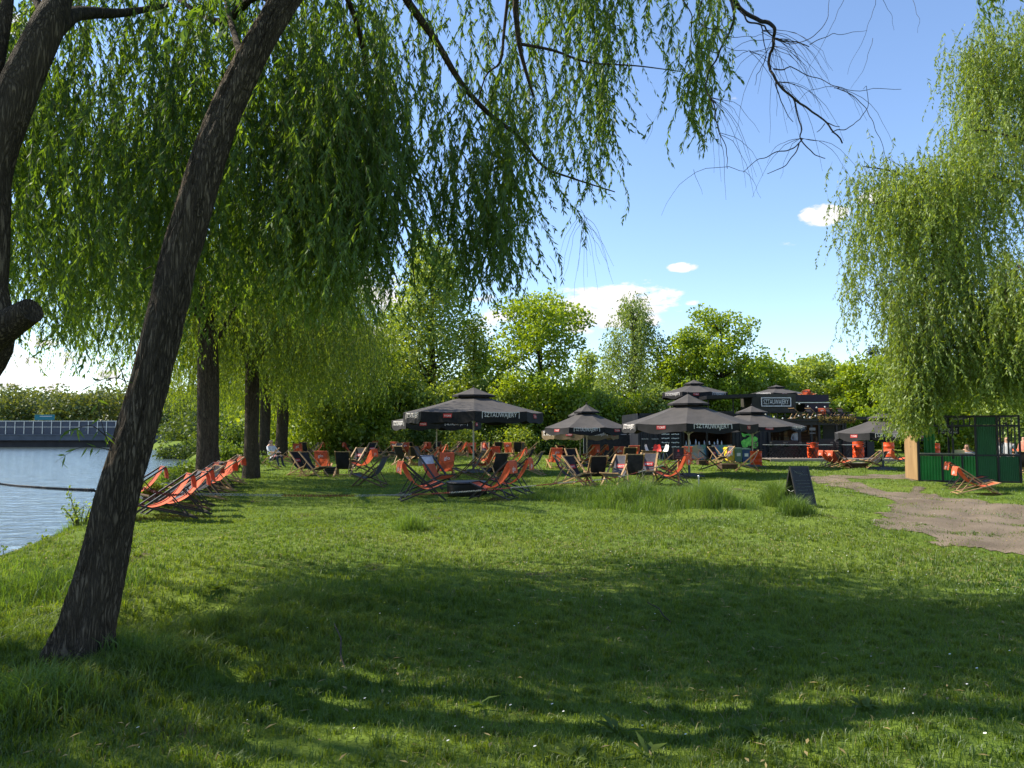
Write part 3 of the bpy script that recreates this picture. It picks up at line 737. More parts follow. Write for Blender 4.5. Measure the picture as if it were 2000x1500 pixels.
# ---- the willow cut by the left edge -----------------------------------
base2 = P(-235, 1300, 5.6); base2.z = gz(base2.x, base2.y)
w2 = thing('willow_tree', 'thick dark willow at the left edge with forking limbs and a sawn stub', 'tree', base2)
mb = MB(); r2 = lambda q: P(*q) - base2
trunk_mesh(mb, [base2 - base2, r2((-190, 950, 5.5)), r2((-120, 800, 5.4)), r2((-30, 670, 5.2)), r2((-15, 560, 5.2)), r2((-8, 440, 5.2)), r2((-12, 330, 5.2)), r2((30, 190, 5.25)), r2((88, 60, 5.4)), r2((110, 10, 5.5)), r2((140, -80, 5.7))],
           [.3, .24, .2, .17, .09, .085, .115, .13, .12, .10, .07], 50, 24)
mb.build('trunk', M['bark'], w2)
mb = MB()
limb(mb, [r2((-60, 690, 5.2)), r2((0, 645, 5.1)), r2((35, 622, 5.05)), r2((62, 606, 5.0))], .13, .085, 10, 12)
limb(mb, [r2((70, 90, 5.35)), r2((120, 40, 5.6)), r2((160, 25, 6)), r2((240, 25, 6.6)), r2((330, 10, 7.4))], .10, .02, 14, 9)
limb(mb, [r2((95, 70, 5.4)), r2((80, 20, 5.5)), r2((55, -30, 5.6))], .035, .03, 8)
limb(mb, [r2((110, 50, 5.4)), r2((100, 0, 5.5)), r2((85, -50, 5.5))], .04, .03, 8)
limb(mb, [r2((-120, 500, 5.2)), r2((-40, 250, 5.2)), r2((2, 60, 5.4)), r2((15, -30, 5.6))], .08, .05, 12)
mb.build('limbs', M['bark'], w2)
n = 260
px = rng.uniform(-420, 330, n); d = rng.uniform(6.8, 9.5, n); y0 = rng.uniform(-420, 260, n); ln = rng.uniform(160, 420, n)
S = np.array([P(a, b_, c) for a, b_, c in zip(px, y0, d)]); Ls = ln * d / FPX
n = 1000; a = rng.uniform(0, 6.28, n); r = np.sqrt(rng.random(n)) * 6.0  # unseen upper strands, added to throw shade on the foreground
S2 = np.stack([-7.2 + np.cos(a) * r, 6.0 + np.sin(a) * r * .75, 8.8 - (r / 6.0) ** 2 * 2.4 + rng.normal(0, .4, n)], -1); L2 = rng.uniform(.8, 2.4, n)
n = 700; a = rng.uniform(0, 6.28, n); r = np.sqrt(rng.random(n))  # further unseen strands over the water, added to shade the left foreground
S3 = np.stack([-11.5 + np.cos(a) * r * 4.0, 7.0 + np.sin(a) * r * 3.2, 8.4 - r ** 2 * 1.6 + rng.normal(0, .5, n)], -1); L3 = rng.uniform(.8, 2.2, n)
k = (vnoise(S3[:, 0] + S3[:, 2], S3[:, 1], .95, 31) > .40); S3, L3 = S3[k], L3[k]
k = (vnoise(S2[:, 0] + S2[:, 2], S2[:, 1], .95, 33) > .43); S2, L2 = S2[k], L2[k]
S2 = np.concatenate([S2, S3]); L2 = np.concatenate([L2, L3])
O2 = unit(np.concatenate([rng.normal(size=(len(S2), 2)), np.zeros((len(S2), 1))], 1)); UP = strands(S2 - np.array(base2), L2, O2, (.13, .030), .022, .4, .0025, .8)
O = unit(np.concatenate([rng.normal(size=(len(S), 2)), np.zeros((len(S), 1))], 1))
LV, TV, TF = strands(S - np.array(base2), Ls, O, (.10, .019), .018, .45, .0022, .7)
leaf_obj('crown', np.concatenate([LV, UP[0]]), M['willow'], w2); link('twigs', mesh_np('twigs', np.concatenate([TV, UP[1]]), np.concatenate([TF, UP[2] + len(TV)]), M['twig_green']), w2)

# ---- willows farther off ------------------------------------------------
def willow(label, px, py, trunk_r, crown_r, crown_top, lean, n, leafsz, mat, group=None, zmin=lambda a: 1.6, spacing=.05, forkh=3.2, vis_trunk=M['bark']):
    b0 = G(px, py); b0.z = gz(b0.x, b0.y)
    w = thing('willow_tree', label, 'tree', b0, 0, group)
    mb = MB()
    trunk_mesh(mb, [(0, 0, -.15), (0, 0, .15), (lean * .25, 0, 1.2), (lean * .5, 0.0, forkh * .8), (lean, 0, forkh * 1.25)], [trunk_r * 1.55, trunk_r * 1.25, trunk_r, trunk_r * .95, trunk_r * .7], 24, 18, .05)
    mb.build('trunk', vis_trunk, w)
    mb = MB(); S = []; O = []
    for k in range(11):
        a = k / 11 * 6.283 + random.uniform(-.25, .25); rr = crown_r * random.uniform(.55, 1.0); top = crown_top * random.uniform(.7, 1.0)
        p0 = Vector((lean * .9, 0, forkh * random.uniform(.8, 1.15)))
        p1 = p0.lerp(Vector((math.cos(a) * rr * .45, math.sin(a) * rr * .45, top * .85)), .9)
        p2 = Vector((math.cos(a) * rr * .8, math.sin(a) * rr * .8, top)); p3 = Vector((math.cos(a) * rr * 1.05, math.sin(a) * rr * 1.05, top * .8))
        c = limb(mb, [p0, p1, p2, p3], trunk_r * .42, .015, 16, 6, .12)
        for q in c[4:]:
            for _ in range(n // 130):
                j = Vector((random.gauss(0, .5), random.gauss(0, .5), random.gauss(0, .45))); s = q + j * (.5 + crown_r * .12)
                S.append(s); O.append((math.cos(a) + random.gauss(0, .5), math.sin(a) + random.gauss(0, .5), 0))
    mb.build('limbs', vis_trunk, w)
    S = np.array([tuple(s) for s in S]); O = unit(np.array(O))
    zm = np.array([zmin(math.atan2(s[1], s[0])) for s in S]) + np.abs(rng.normal(0, .8, len(S)))
    Ls = np.clip(S[:, 2] - zm, .4, rng.uniform(1.2, crown_top * .62, len(S)))
    LV, TV, TF = strands(S, Ls, O, leafsz, spacing, .3, .003, .6, 4)
    leaf_obj('crown', LV, mat, w); link('twigs', mesh_np('twigs', TV, TF, M['twig_green']), w)
    return w
ROWG = 'willows standing in a row along the bank'
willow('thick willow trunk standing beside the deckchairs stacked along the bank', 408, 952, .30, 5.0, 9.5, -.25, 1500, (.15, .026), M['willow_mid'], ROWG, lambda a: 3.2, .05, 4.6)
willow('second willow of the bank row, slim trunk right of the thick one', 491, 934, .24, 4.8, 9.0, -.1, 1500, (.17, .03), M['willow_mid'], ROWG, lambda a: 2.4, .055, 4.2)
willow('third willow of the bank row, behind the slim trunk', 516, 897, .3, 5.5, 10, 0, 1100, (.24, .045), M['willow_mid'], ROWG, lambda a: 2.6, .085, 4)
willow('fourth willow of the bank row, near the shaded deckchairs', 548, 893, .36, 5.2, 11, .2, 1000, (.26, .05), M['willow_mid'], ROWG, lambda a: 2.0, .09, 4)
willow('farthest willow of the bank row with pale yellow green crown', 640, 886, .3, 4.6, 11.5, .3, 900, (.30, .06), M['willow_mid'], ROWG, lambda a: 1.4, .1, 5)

# ---- the pale willow at the right edge ----------------------------------
base3 = P(2075, 945, 24); base3.z = 0
w3 = thing('willow_tree', 'large pale green willow at the right edge overhanging the green kiosk', 'tree', base3)
mb = MB(); r3 = lambda q: P(*q) - base3
trunk_mesh(mb, [(0, 0, -.2), (0.1, 0, 1), r3((2045, 820, 24)), r3((2000, 715, 24)), r3((1950, 660, 24)), r3((1908, 605, 24)), r3((1880, 520, 24.3)), r3((1870, 440, 24.6))], [.42, .34, .3, .26, .2, .15, .1, .07], 36, 16)
mb.build('trunk', M['bark'], w3)
mb = MB(); pts3 = []
for q in ([(1908, 605, 24), (1850, 520, 23.6), (1800, 430, 23.2), (1750, 395, 22.8), (1690, 400, 22.4)], [(1880, 520, 24.3), (1830, 380, 24), (1760, 340, 23.6), (1690, 325, 23)],
          [(1950, 660, 24), (1860, 560, 23), (1780, 545, 22.4), (1700, 560, 22)], [(2000, 700, 24), (1900, 690, 22.6), (1830, 665, 22), (1770, 690, 21.5)],
          [(1870, 440, 24.6), (1880, 300, 24.6), (1930, 150, 24.6), (1890, 90, 24.5)], [(2045, 800, 24), (2100, 500, 24), (2020, 300, 23.6), (1950, 260, 23), (1880, 255, 22.6)],
          [(2100, 500, 24), (2080, 250, 24), (2000, 120, 24), (1930, 80, 24)], [(2020, 380, 24), (1930, 340, 23.6), (1850, 345, 23), (1780, 330, 22.6)],
          [(2030, 760, 24), (1960, 740, 22.5), (1880, 745, 21.6), (1800, 770, 21.2)], [(2040, 780, 24), (2060, 640, 25.5), (1960, 520, 26.5), (1860, 480, 27)],
          [(2100, 520, 24), (2200, 400, 25), (2300, 350, 25), (2380, 420, 25)], [(2070, 700, 24), (2160, 600, 22), (2230, 620, 21), (2300, 700, 20.6)],
          [(2080, 420, 24), (2120, 300, 26), (2060, 180, 28), (1980, 160, 29)], [(2000, 715, 24), (1960, 600, 22), (1990, 520, 20.8), (2010, 560, 20)]):
    c = limb(mb, [r3(k) for k in q], .10, .012, 18, 6, .1); pts3.append([v + base3 for v in c])
mb.build('limbs', M['bark'], w3)
def bot3(x): return np.interp(x, [1635, 1660, 1700, 1735, 1750, 1765, 1785, 1797, 1805, 1840, 1900, 1960, 2000, 2400], [560, 650, 640, 690, 760, 866, 862, 850, 806, 800, 800, 804, 812, 830])
S = []; Ls = []
for c in pts3:
    for q in c[3:]:
        for _ in range(19):
            s = q + Vector((random.gauss(0, .55), random.gauss(0, .7), random.gauss(0, .4)))
            rx = 1000 + s.x / s.y * FPX; rr = ray(rx, bot3(rx)); zb = CAMZ + rr.z * s.y / rr.y + abs(random.gauss(0, .9))
            l = min(random.uniform(.5, 3.4), s.z - zb)
            if l > .25 and rx > 1632: S.append(tuple(s)); Ls.append(l)
for _ in range(900):
    px = random.choice([random.uniform(1742, 1795), random.uniform(1745, 2050), random.uniform(1745, 1830), random.uniform(1745, 2050), random.uniform(1745, 2050)]); d = random.uniform(20.6, 23) if px < 1765 or px > 1850 else random.uniform(20.6, 22.4)
    yb = bot3(px) - abs(random.gauss(0, 40)); l = random.uniform(60, 200)
    s = P(px, yb - l, d); S.append(tuple(s)); Ls.append(l * d / FPX)
for _ in range(420):
    px = random.uniform(1875, 2040); py = random.uniform(70, 330) + (60 if px < 1900 else 0); d = random.uniform(23, 27); S.append(tuple(P(px, py - 60, d))); Ls.append(random.uniform(.6, 1.6))
for _ in range(260):
    px = random.uniform(1640, 1900); py = np.interp(px, [1640, 1690, 1780, 1860, 1900], [470, 350, 320, 330, 300]) + random.uniform(0, 230); d = random.uniform(21.5, 25); S.append(tuple(P(px, py - 30, d))); Ls.append(random.uniform(.6, 1.8))
S = np.array(S); Ls = np.array(Ls); O = unit(np.concatenate([rng.normal(size=(len(S), 2)), np.zeros((len(S), 1))], 1))
LV, TV, TF = strands(S - np.array(base3), Ls, O, (.16, .038), .04, .35, .003, .9, 4)
leaf_obj('crown', LV, M['willow_right'], w3); link('twigs', mesh_np('twigs', TV, TF, M['twig_green']), w3)

# ---- broadleaved trees, birch, poplar, conifers behind ------------------
def tree(name, label, px, ytop, hw, d, mat, style='round', n=9000, leaf=.22, group=None, clump=.16, trunkvis=.3, ybase=None, K=70, seed=None):
    b0 = P(px, 842, d); b0.z = gz(b0.x, b0.y); top = P(px, ytop, d).z - b0.z; rad = hw / FPX * d * (1.15 if style == 'round' else 1.0)
    w = thing(name, label, 'tree', b0, 0, group)
    mb = MB(); tr = top * .016 + .06
    lean = random.uniform(-.3, .3)
    tk = bez([(0, 0, -.3), (lean * .2, 0, top * .3), (lean, 0, top * .6), (lean * .5, 0, top * (.93 if style != 'round' else .8))], 12)
    mb.tube(tk, [tr * (1.25 - i / len(tk)) for i in range(len(tk))], 8); mb.build('trunk', M['bark_far'], w)
    lo = trunkvis * top
    C = []; mb = MB()
    for k in range(K):
        u = random.random()
        if style == 'round': z = lo + (top * .96 - lo) * u ** .8; f = math.sqrt(max(0.03, 1 - ((z - (lo + top) / 2) / ((top - lo) / 2 * 1.06)) ** 2))
        elif style == 'poplar': z = lo + (top - lo) * u; f = .25 + .75 * (1 - (z - lo) / (top - lo)) ** .7
        elif style == 'birch': z = lo + (top - lo) * u ** .9; f = .22 + .85 * (1 - (z - lo) / (top - lo)) ** .8 * min(1, .5 + (z - lo) / top * 3)
        else: z = lo + (top - lo) * u; f = (1 - (z - lo) / (top - lo)) * 1.0 + .05
        a = random.uniform(0, 6.283); r = rad * f * (random.random() ** .45) * random.uniform(.82, 1.08)
        c = Vector((math.cos(a) * r + lean * z / top, math.sin(a) * r, z)); C.append(c)
        if k % 3 == 0 and style != 'conifer':
            zz = max(top * .18, z - r * random.uniform(.6, 1.1)); s = Vector((lean * zz / top, 0, zz))
            mb.tube(bez([s, s.lerp(c, .5) + Vector((0, 0, -.08 * r)), c], 6), [tr * .34, tr * .28, tr * .22, tr * .18, tr * .14, tr * .1, tr * .06][:7], 5)
    if mb.v: mb.build('branches', M['bark_far'], w)
    C = np.array([tuple(c) for c in C]); per = n // K
    i = np.repeat(np.arange(K), per); m_ = len(i)
    cr = rad * clump * rng.uniform(.7, 1.5, K)[i] + .25
    g = randu(m_) * (rng.random((m_, 1)) ** .3) * cr[:, None]
    if style in ('birch',): g[:, 2] = g[:, 2] * 1.5 - np.abs(rng.normal(0, 1, m_)) * cr * .8; g[:, :2] *= .7
    elif style == 'poplar': g[:, 2] *= 1.25
    else: g[:, 2] *= .75
    p = C[i] + g; D = unit(randu(m_) + np.array([[0, 0, -.35 if style != 'birch' else -1.2]]) + unit(p * np.array([[1, 1, 0]]) + 1e-6) * .4)
    ln = leaf * rng.uniform(.6, 1.3, m_)
    LV = leaves_np(p, D, unit(np.cross(D, randu(m_))), ln, ln * (.72 if style in ('round', 'poplar') else .45))
    leaf_obj('crown', LV, mat, w)
    return w
BG = 'trees behind the beach bar'
LG = 'leafy trees behind the deckchairs'
tree('poplar_tree', 'tall loose poplar with a thin visible trunk rising behind the largest parasol', 845, 474, 108, 58, M['poplar'], 'poplar', 20000, .26, LG, .2, .10, K=170)
tree('poplar_tree', 'shorter airy poplar left of the tall poplar', 765, 610, 62, 60, M['poplar'], 'poplar', 6500, .24, LG, .22, .12, K=70)
tree('poplar_tree', 'shorter airy poplar right of the tall poplar', 930, 622, 58, 60, M['poplar'], 'poplar', 7000, .24, LG, .22, .12, K=70)
tree('tree', 'yellow green tree behind the drooping willow curtain', 700, 655, 66, 54, M['maple'], 'round', 7500, .22, LG, .2, .15)
tree('maple_tree', 'bright yellow green maple with open crown right of the tall poplar', 1050, 578, 100, 54, M['maple'], 'round', 15000, .24, LG, .19, .22, K=90)
tree('tree', 'narrow green tree between the bright maple and the birch', 1147, 688, 40, 66, M['poplar'], 'poplar', 5500, .26, LG, .25, .1)
tree('birch_tree', 'tall drooping birch behind the parasols', 1236, 588, 108, 60, M['birch'], 'birch', 20000, .22, BG, .14, .1, K=160)
tree('maple_tree', 'small bright tree just right of the birch', 1330, 645, 46, 58, M['maple'], 'round', 8000, .23, BG, .22, .2)
tree('maple_tree', 'tall bright maple standing over the roof parasol', 1412, 598, 66, 58, M['maple'], 'round', 13000, .23, BG, .19, .25, K=85)
tree('tree', 'leafy tree behind the signboard on the roof', 1500, 705, 50, 60, M['maple'], 'round', 7500, .25, BG, .22, .1)
tree('tree', 'small leafy tree peeping over between two crowns', 1548, 712, 36, 68, M['poplar'], 'round', 5000, .26, BG, .25, .1)
tree('tree', 'rounded green tree behind the upper terrace', 1605, 693, 56, 60, M['poplar'], 'round', 9000, .24, BG, .2, .1)
tree('maple_tree', 'bright yellow green tree left of the right willow', 1700, 700, 62, 56, M['maple'], 'round', 12000, .24, BG, .2, .05)
tree('spruce_tree', 'left one of two dark spruce tips above the bright tree', 1713, 680, 18, 72, M['conifer'], 'conifer', 2500, .26, BG, .3, .1)
tree('spruce_tree', 'right one of two dark spruce tips above the bright tree', 1741, 678, 18, 72, M['conifer'], 'conifer', 2500, .26, BG, .3, .1)
tree('tree', 'green tree behind the kiosk and the right willow', 1800, 690, 70, 60, M['maple'], 'round', 9000, .26, BG, .2, .08)
tree('tree', 'dark green tree farther right behind the kiosk', 1920, 700, 70, 60, M['wood_leaf'], 'round', 8000, .26, BG, .2, .05)
tree('tree', 'green tree at the right edge behind the willow', 2040, 690, 80, 58, M['wood_leaf'], 'round', 8000, .26, BG, .2, .05)
# lower trees and bushes filling the row under the crowns
low = [(640, 760, 55, 50, 'wood_leaf'), (715, 770, 50, 52, 'maple'), (780, 745, 55, 54, 'wood_leaf'), (850, 760, 50, 53, 'poplar'), (905, 740, 52, 54, 'wood_leaf'), (965, 735, 46, 56, 'birch'), (1010, 760, 44, 52, 'wood_leaf'),
       (1075, 765, 48, 54, 'maple'), (1120, 775, 44, 53, 'wood_leaf'), (1165, 765, 42, 56, 'poplar'), (1215, 770, 46, 56, 'maple'), (1285, 760, 46, 56, 'birch'), (1345, 735, 44, 57, 'maple'), (1395, 745, 42, 58, 'wood_leaf'), (1450, 730, 46, 58, 'poplar'),
       (1530, 745, 46, 60, 'maple'), (1575, 750, 44, 58, 'wood_leaf'), (1645, 745, 46, 58, 'poplar'), (1765, 740, 50, 58, 'wood_leaf'), (1850, 760, 50, 56, 'maple'), (1960, 770, 56, 54, 'poplar')]
where = ['left of the row, behind the shaded deckchairs', 'bright one left of the parasols', 'behind the left edge of the parasols', 'under the tall poplar', 'right of the tall poplar trunk', 'between poplar and bright maple', 'under the left side of the bright maple',
         'under the right side of the bright maple', 'behind the gap left of the middle parasol', 'above the middle parasol', 'at the left foot of the birch', 'at the right foot of the birch', 'below the small bright tree', 'below the tall bright maple', 'right of the tall bright maple',
         'behind the roof signboard', 'behind the roof parasol right side', 'behind the terrace railing', 'left of the kiosk willow curtain', 'behind the kiosk', 'right of the kiosk']
for (px, yt, hw, d, mt), wh in zip(low, where):
    tree('small_tree', 'low bushy tree ' + wh, px, yt, hw, d, M[mt], 'round', 5200, .24, 'low trees filling the row', .3, .02, K=50)
# bushes close to the ground in front of them
for i, (px, yt, hw, d, wh) in enumerate([(585, 835, 26, 55, 'behind the bank row deckchairs'), (640, 838, 24, 50, 'with a dry brown top left of the parasols'), (700, 842, 34, 52, 'behind the shaded orange deckchairs'), (760, 840, 30, 50, 'left of the parasol poles'), (830, 842, 34, 52, 'behind the left parasol pole'),
                                         (895, 846, 30, 50, 'between the parasol poles'), (960, 842, 34, 52, 'right of the big parasol pole'), (1020, 846, 30, 50, 'behind the pale deckchairs'), (1080, 848, 30, 51, 'left of the middle parasol'), (1130, 850, 26, 51, 'beside the black screen fence')]):
    tree('bush', 'round green bush ' + wh, px, yt, hw, d, M['wood_leaf' if i % 2 else 'shrub'], 'round', 2600, .16, 'bushes behind the lawn', .35, .0, K=30)

# deep wood behind: one mass
def mass(name, label, items, mat, leaf, per):
    A = []
    for (x, y, z, rx, ry, rz) in items:
        g = randu(per) * (rng.random((per, 1)) ** .3) * np.array([[rx, ry, rz]]); p = g + np.array([[x, y, z]])
        D = randu(per); ln = leaf * rng.uniform(.6, 1.3, per); A.append(leaves_np(p, D, unit(np.cross(D, randu(per))), ln, ln * .7))
    o = leaf_obj(name, np.concatenate(A), mat, None); return tag(o, label, kind='stuff')
it = []
for k in range(230):
    y = random.uniform(72, 92); x = random.uniform(float(bank_x(y)) + 4.5, 90); h = random.uniform(3.5, 8.5)
    it.append((x, y, random.uniform(1, h), 3, 3, random.uniform(2, 3)))
for k in range(90):
    y = random.uniform(64, 70); x = random.uniform(float(bank_x(y)) + 4.5, 80); it.append((x, y, random.uniform(.6, 3.2), 2.4, 2, 1.8))
mass('woods', 'dense dark green wood behind the row of trees', it, M['wood_leaf'], .42, 420)
it = []
for k in range(420):
    x = random.uniform(-215, -60); y = random.uniform(215, 262); h = 11 + 2.5 * vnoise(np.array([x]), np.array([1.0]), .06, 3)[0] * 2
    it.append((x, y, random.uniform(1, h), 5, 5, random.uniform(3, 4.5)))
mass('far_woods', 'pale wooded far shore behind the road bridge', it, M['far_leaf'], .95, 260)
it = []
for k in range(70):
    y = random.uniform(100, 135); x = float(bank_x(y)) + random.uniform(3, 22); it.append((x, y, random.uniform(-1, 6), 3.5, 4, 2.6))
mass('shore_woods', 'dark wooded shore right of the bridge end', it, M['shore_leaf'], .5, 420)
it = [(-35.5, 86, -.6, 3.5, 2.5, 1.4), (-33, 84, -.3, 3, 2.5, 1.4), (-39, 88, -1, 3, 2, 1), (-30, 80, -.2, 3, 3, 1.6), (-27, 76, 0, 3, 3, 1.6), (-25, 70, .2, 3, 3, 1.8)]
mass('shore_bushes', 'low bushes spilling into the water beyond the bank trees', it, M['shore_leaf'], .35, 1500)
# bank shrubs near the chairs
def shrub(label, px, py, w_, h_, n, leaf, mat=None, stems=6, d=None, z=None):
    b0 = G(px, py) if d is None else P(px, py, d); b0.z = gz(b0.x, b0.y) if z is None else z
    s = thing('shrub', label, 'shrub', b0); mb = MB(); C = []
    for k in range(stems):
        a = random.uniform(0, 6.28); e = Vector((math.cos(a) * w_ * random.uniform(.2, 1), math.sin(a) * w_ * random.uniform(.2, 1), h_ * random.uniform(.5, 1)))
        c = bez([(0, 0, -.1), e * .5 + Vector((0, 0, h_ * .12)), e], 8); mb.tube(c, [.012 - .001 * i for i in range(len(c))], 5); C += c[3:]
    mb.build('stems', M['twig_green'], s)
    C = np.array([tuple(c) for c in C]); i = rng.integers(0, len(C), n); p = C[i] + rng.normal(0, .12 * min(w_, 1.5), (n, 3)); p[:, 2] = np.abs(p[:, 2])
    D = unit(randu(n) + np.array([[0, 0, -.2]])); ln = leaf * rng.uniform(.6, 1.3, n)
    leaf_obj('foliage', leaves_np(p, D, unit(np.cross(D, randu(n))), ln, ln * .5), mat or M['shrub'], s)
for lab, px, py, w_, h_, n, lf in (('yellow green shrub behind the nearest bank deckchairs', 330, 975, .9, .55, 1500, .09), ('leafy shrub on the bank left of the thick trunk', 372, 950, 1.0, .6, 1500, .1), ('shrub on the bank between two willow trunks', 450, 925, 1.3, .95, 2200, .12),
                                   ('low shrub at the water by the second willow', 425, 908, 1.3, .9, 1800, .14), ('bushy plant with yellow tips by the leaning trunk', 300, 985, .6, .5, 900, .08), ('green shrub on the bank behind the third willow', 470, 900, 2.2, 1.8, 3000, .16)):
    shrub(lab, px, py, w_, h_, n, lf)
for lab, px, py, d, z, w_, h_, n, lf in (('bright leafy sprig rising from the bank at the left edge', 62, 1010, 11.5, -.9, .35, 1.05, 260, .085), ('small sprig with pale leaves beside the water', 95, 1020, 11.2, -.75, .3, .7, 160, .07), ('thin leaning sprig at the far left above the water', 14, 1035, 10.8, -.9, .25, .85, 120, .07)):
    shrub(lab, px, py, w_, h_, n, lf, d=d, z=z, stems=4)
shrub('wispy tall plant on the bank between chain and trunk', 158, 985, .3, .95, 330, .06, M['willow_right'], 9, d=13.2, z=-.35)
# ================================================================ materials for built things
M['fab_orange'] = surf('orange_canvas', (0.72, 0.125, 0.04), (0.58, 0.095, 0.03), rough=.85, scale=6, bump=.2, bscale=120, trans=.28, vary=.3)
M['fab_black'] = surf('black_canvas', (0.022, 0.021, 0.027), (0.010, 0.010, 0.014), vary=.5, rough=.8, scale=6, trans=.08)
M['fab_grey'] = surf('grey_canvas', (0.10, 0.10, 0.115), (0.06, 0.06, 0.075), rough=.8, scale=6, trans=.12)
M['fab_white'] = surf('pale_canvas', (0.55, 0.53, 0.60), rough=.8)
M['frame_dark'] = surf('black_painted_wood', (0.022, 0.02, 0.02), rough=.5)
M['frame_wood'] = surf('beech_wood', (0.42, 0.27, 0.13), (0.28, 0.17, 0.08), rough=.6, scale=14, stretch=(1, 1, .3))
M['frame_brown'] = surf('brown_stained_wood', (0.13, 0.07, 0.035), rough=.6)
M['print_white'] = surf('white_print', (0.75, 0.72, 0.7), (0.65, 0.62, 0.6), rough=.7)
M['print_red'] = surf('red_print', (0.42, 0.03, 0.03), rough=.7)
M['print_pink'] = surf('pink_print', (0.6, 0.22, 0.25), rough=.7)
M['umb_top'] = surf('sunlit_black_awning', (0.070, 0.064, 0.060), (0.054, 0.050, 0.047), rough=.85, scale=3, bump=.25, bscale=9, trans=.04)  # black cloth greyed, sunlight on the canopy put into its colour
M['umb_val'] = surf('black_awning', (0.016, 0.016, 0.018), rough=.85, trans=.03)
M['umb_backlit'] = surf('backlit_awning', (0.20, 0.15, 0.085), rough=.85, trans=.25)  # dark cloth recoloured tan to stand for light through the underside
M['pole'] = surf('aluminium_pole', (0.42, 0.41, 0.36), rough=.4, metal=.4)
M['steel'] = surf('galvanised_steel', (0.45, 0.46, 0.47), rough=.35, metal=.8)
M['black_metal'] = surf('black_metal', (0.014, 0.014, 0.017), rough=.45)
M['navy'] = surf('dark_blue_container_paint', (0.012, 0.014, 0.022), (0.022, 0.024, 0.032), rough=.45, scale=2)
M['olive'] = surf('dark_olive_sheet', (0.045, 0.042, 0.035), rough=.6, scale=2)
M['purple'] = surf('purple_black_paint', (0.022, 0.014, 0.032), rough=.5)
M['int_brown'] = surf('brown_boarding', (0.10, 0.05, 0.025), (0.045, 0.024, 0.014), rough=.7, scale=3, stretch=(.4, 1, 3))
M['deck'] = surf('weathered_decking', (0.26, 0.23, 0.19), (0.18, 0.155, 0.13), rough=.85, scale=5, stretch=(.3, 6, 1))
M['log'] = surf('brown_log', (0.10, 0.062, 0.038), (0.06, 0.038, 0.024), rough=.9, scale=8, bump=.5)
M['kgreen'] = surf('green_sheet', (0.03, 0.26, 0.05), (0.02, 0.18, 0.035), rough=.38, scale=2, trans=.12)
M['kgreen_shade'] = surf('shaded_green_sheet', (0.02, 0.115, 0.038), (0.015, 0.085, 0.028), rough=.5, scale=2)  # kiosk green darkened, shade on the right panels put into the colour
M['ply'] = surf('plywood', (0.30, 0.19, 0.085), (0.22, 0.135, 0.06), rough=.7, scale=4, stretch=(1, 1, .25))
M['barrel'] = surf('orange_barrel_paint', (0.75, 0.085, 0.018), (0.6, 0.07, 0.016), rough=.45, scale=3)
M['yellow'] = surf('yellow_plastic', (0.72, 0.52, 0.03), rough=.45)
M['bingreen'] = surf('grey_green_plastic', (0.13, 0.22, 0.16), rough=.5)
M['binblue'] = surf('blue_plastic', (0.03, 0.07, 0.20), rough=.5)
M['white_p'] = surf('white_plastic', (0.72, 0.72, 0.70), rough=.4)
M['red_p'] = surf('red_plastic', (0.62, 0.05, 0.035), rough=.4)
M['chalk'] = surf('chalkboard', (0.010, 0.011, 0.016), (0.016, 0.017, 0.022), rough=.6, scale=12)
M['chalk_w'] = surf('chalk', (0.22, 0.24, 0.23), rough=.9)
M['chain_w'] = surf('worn_white_chain', (0.30, 0.30, 0.28)); M['chain_r'] = surf('worn_red_chain', (0.22, 0.035, 0.025))
m, nt, N, L, out = nodemat('mural_paint')
b = N.new('ShaderNodeBsdfPrincipled'); b.inputs['Roughness'].default_value = .6
t = N.new('ShaderNodeTexCoord'); v = N.new('ShaderNodeTexVoronoi'); v.inputs['Scale'].default_value = 3.2; v.distance = 'MANHATTAN'; L.new(t.outputs['Object'], v.inputs['Vector'])
r = N.new('ShaderNodeValToRGB'); r.color_ramp.interpolation = 'CONSTANT'
cols = [(.12, .12, .22), (.30, .30, .26), (.05, .16, .25), (.34, .26, .16), (.10, .22, .18), (.24, .22, .20)]
for i, c in enumerate(cols):
    e = r.color_ramp.elements[i] if i < 2 else r.color_ramp.elements.new(i / 6)
    e.position = i / 6; e.color = (*c, 1)
sp = N.new('ShaderNodeSeparateColor'); L.new(v.outputs['Color'], sp.inputs[0]); L.new(sp.outputs[0], r.inputs[0]); L.new(r.outputs[0], b.inputs['Base Color']); L.new(b.outputs[0], out.inputs[0]); M['mural'] = m
M['skin'] = surf('skin', (0.55, 0.33, 0.23), (0.5, 0.29, 0.2), rough=.6)
M['hair'] = surf('dark_hair', (0.03, 0.02, 0.014), rough=.7)
M['shirt_white'] = surf('white_shirt', (0.6, 0.62, 0.66), rough=.9)
M['shirt_blue'] = surf('pale_blue_shirt', (0.36, 0.45, 0.58), rough=.9)
M['shirt_dark'] = surf('dark_shirt', (0.03, 0.03, 0.04), rough=.9)
M['shirt_pink'] = surf('salmon_shirt', (0.6, 0.25, 0.18), rough=.9)
M['jeans'] = surf('dark_trousers', (0.04, 0.045, 0.07), rough=.9)
M['bulb'] = surf('white_bulb', (0.8, 0.8, 0.75), rough=.3)
M['conc'] = surf('concrete', (0.12, 0.13, 0.15), rough=.85, scale=.5)
M['conc_dark'] = surf('dark_concrete', (0.06, 0.055, 0.055), rough=.9, scale=.5)
M['barrier'] = surf('tinted_noise_panel', (0.045, 0.06, 0.095), (0.03, 0.04, 0.065), rough=.3, scale=.4)
M['teal'] = surf('teal_sign', (0.02, 0.19, 0.22), rough=.5)
M['planter'] = surf('dry_yellow_plants', (0.30, 0.22, 0.05), (0.16, 0.12, 0.03), rough=.9, scale=14)

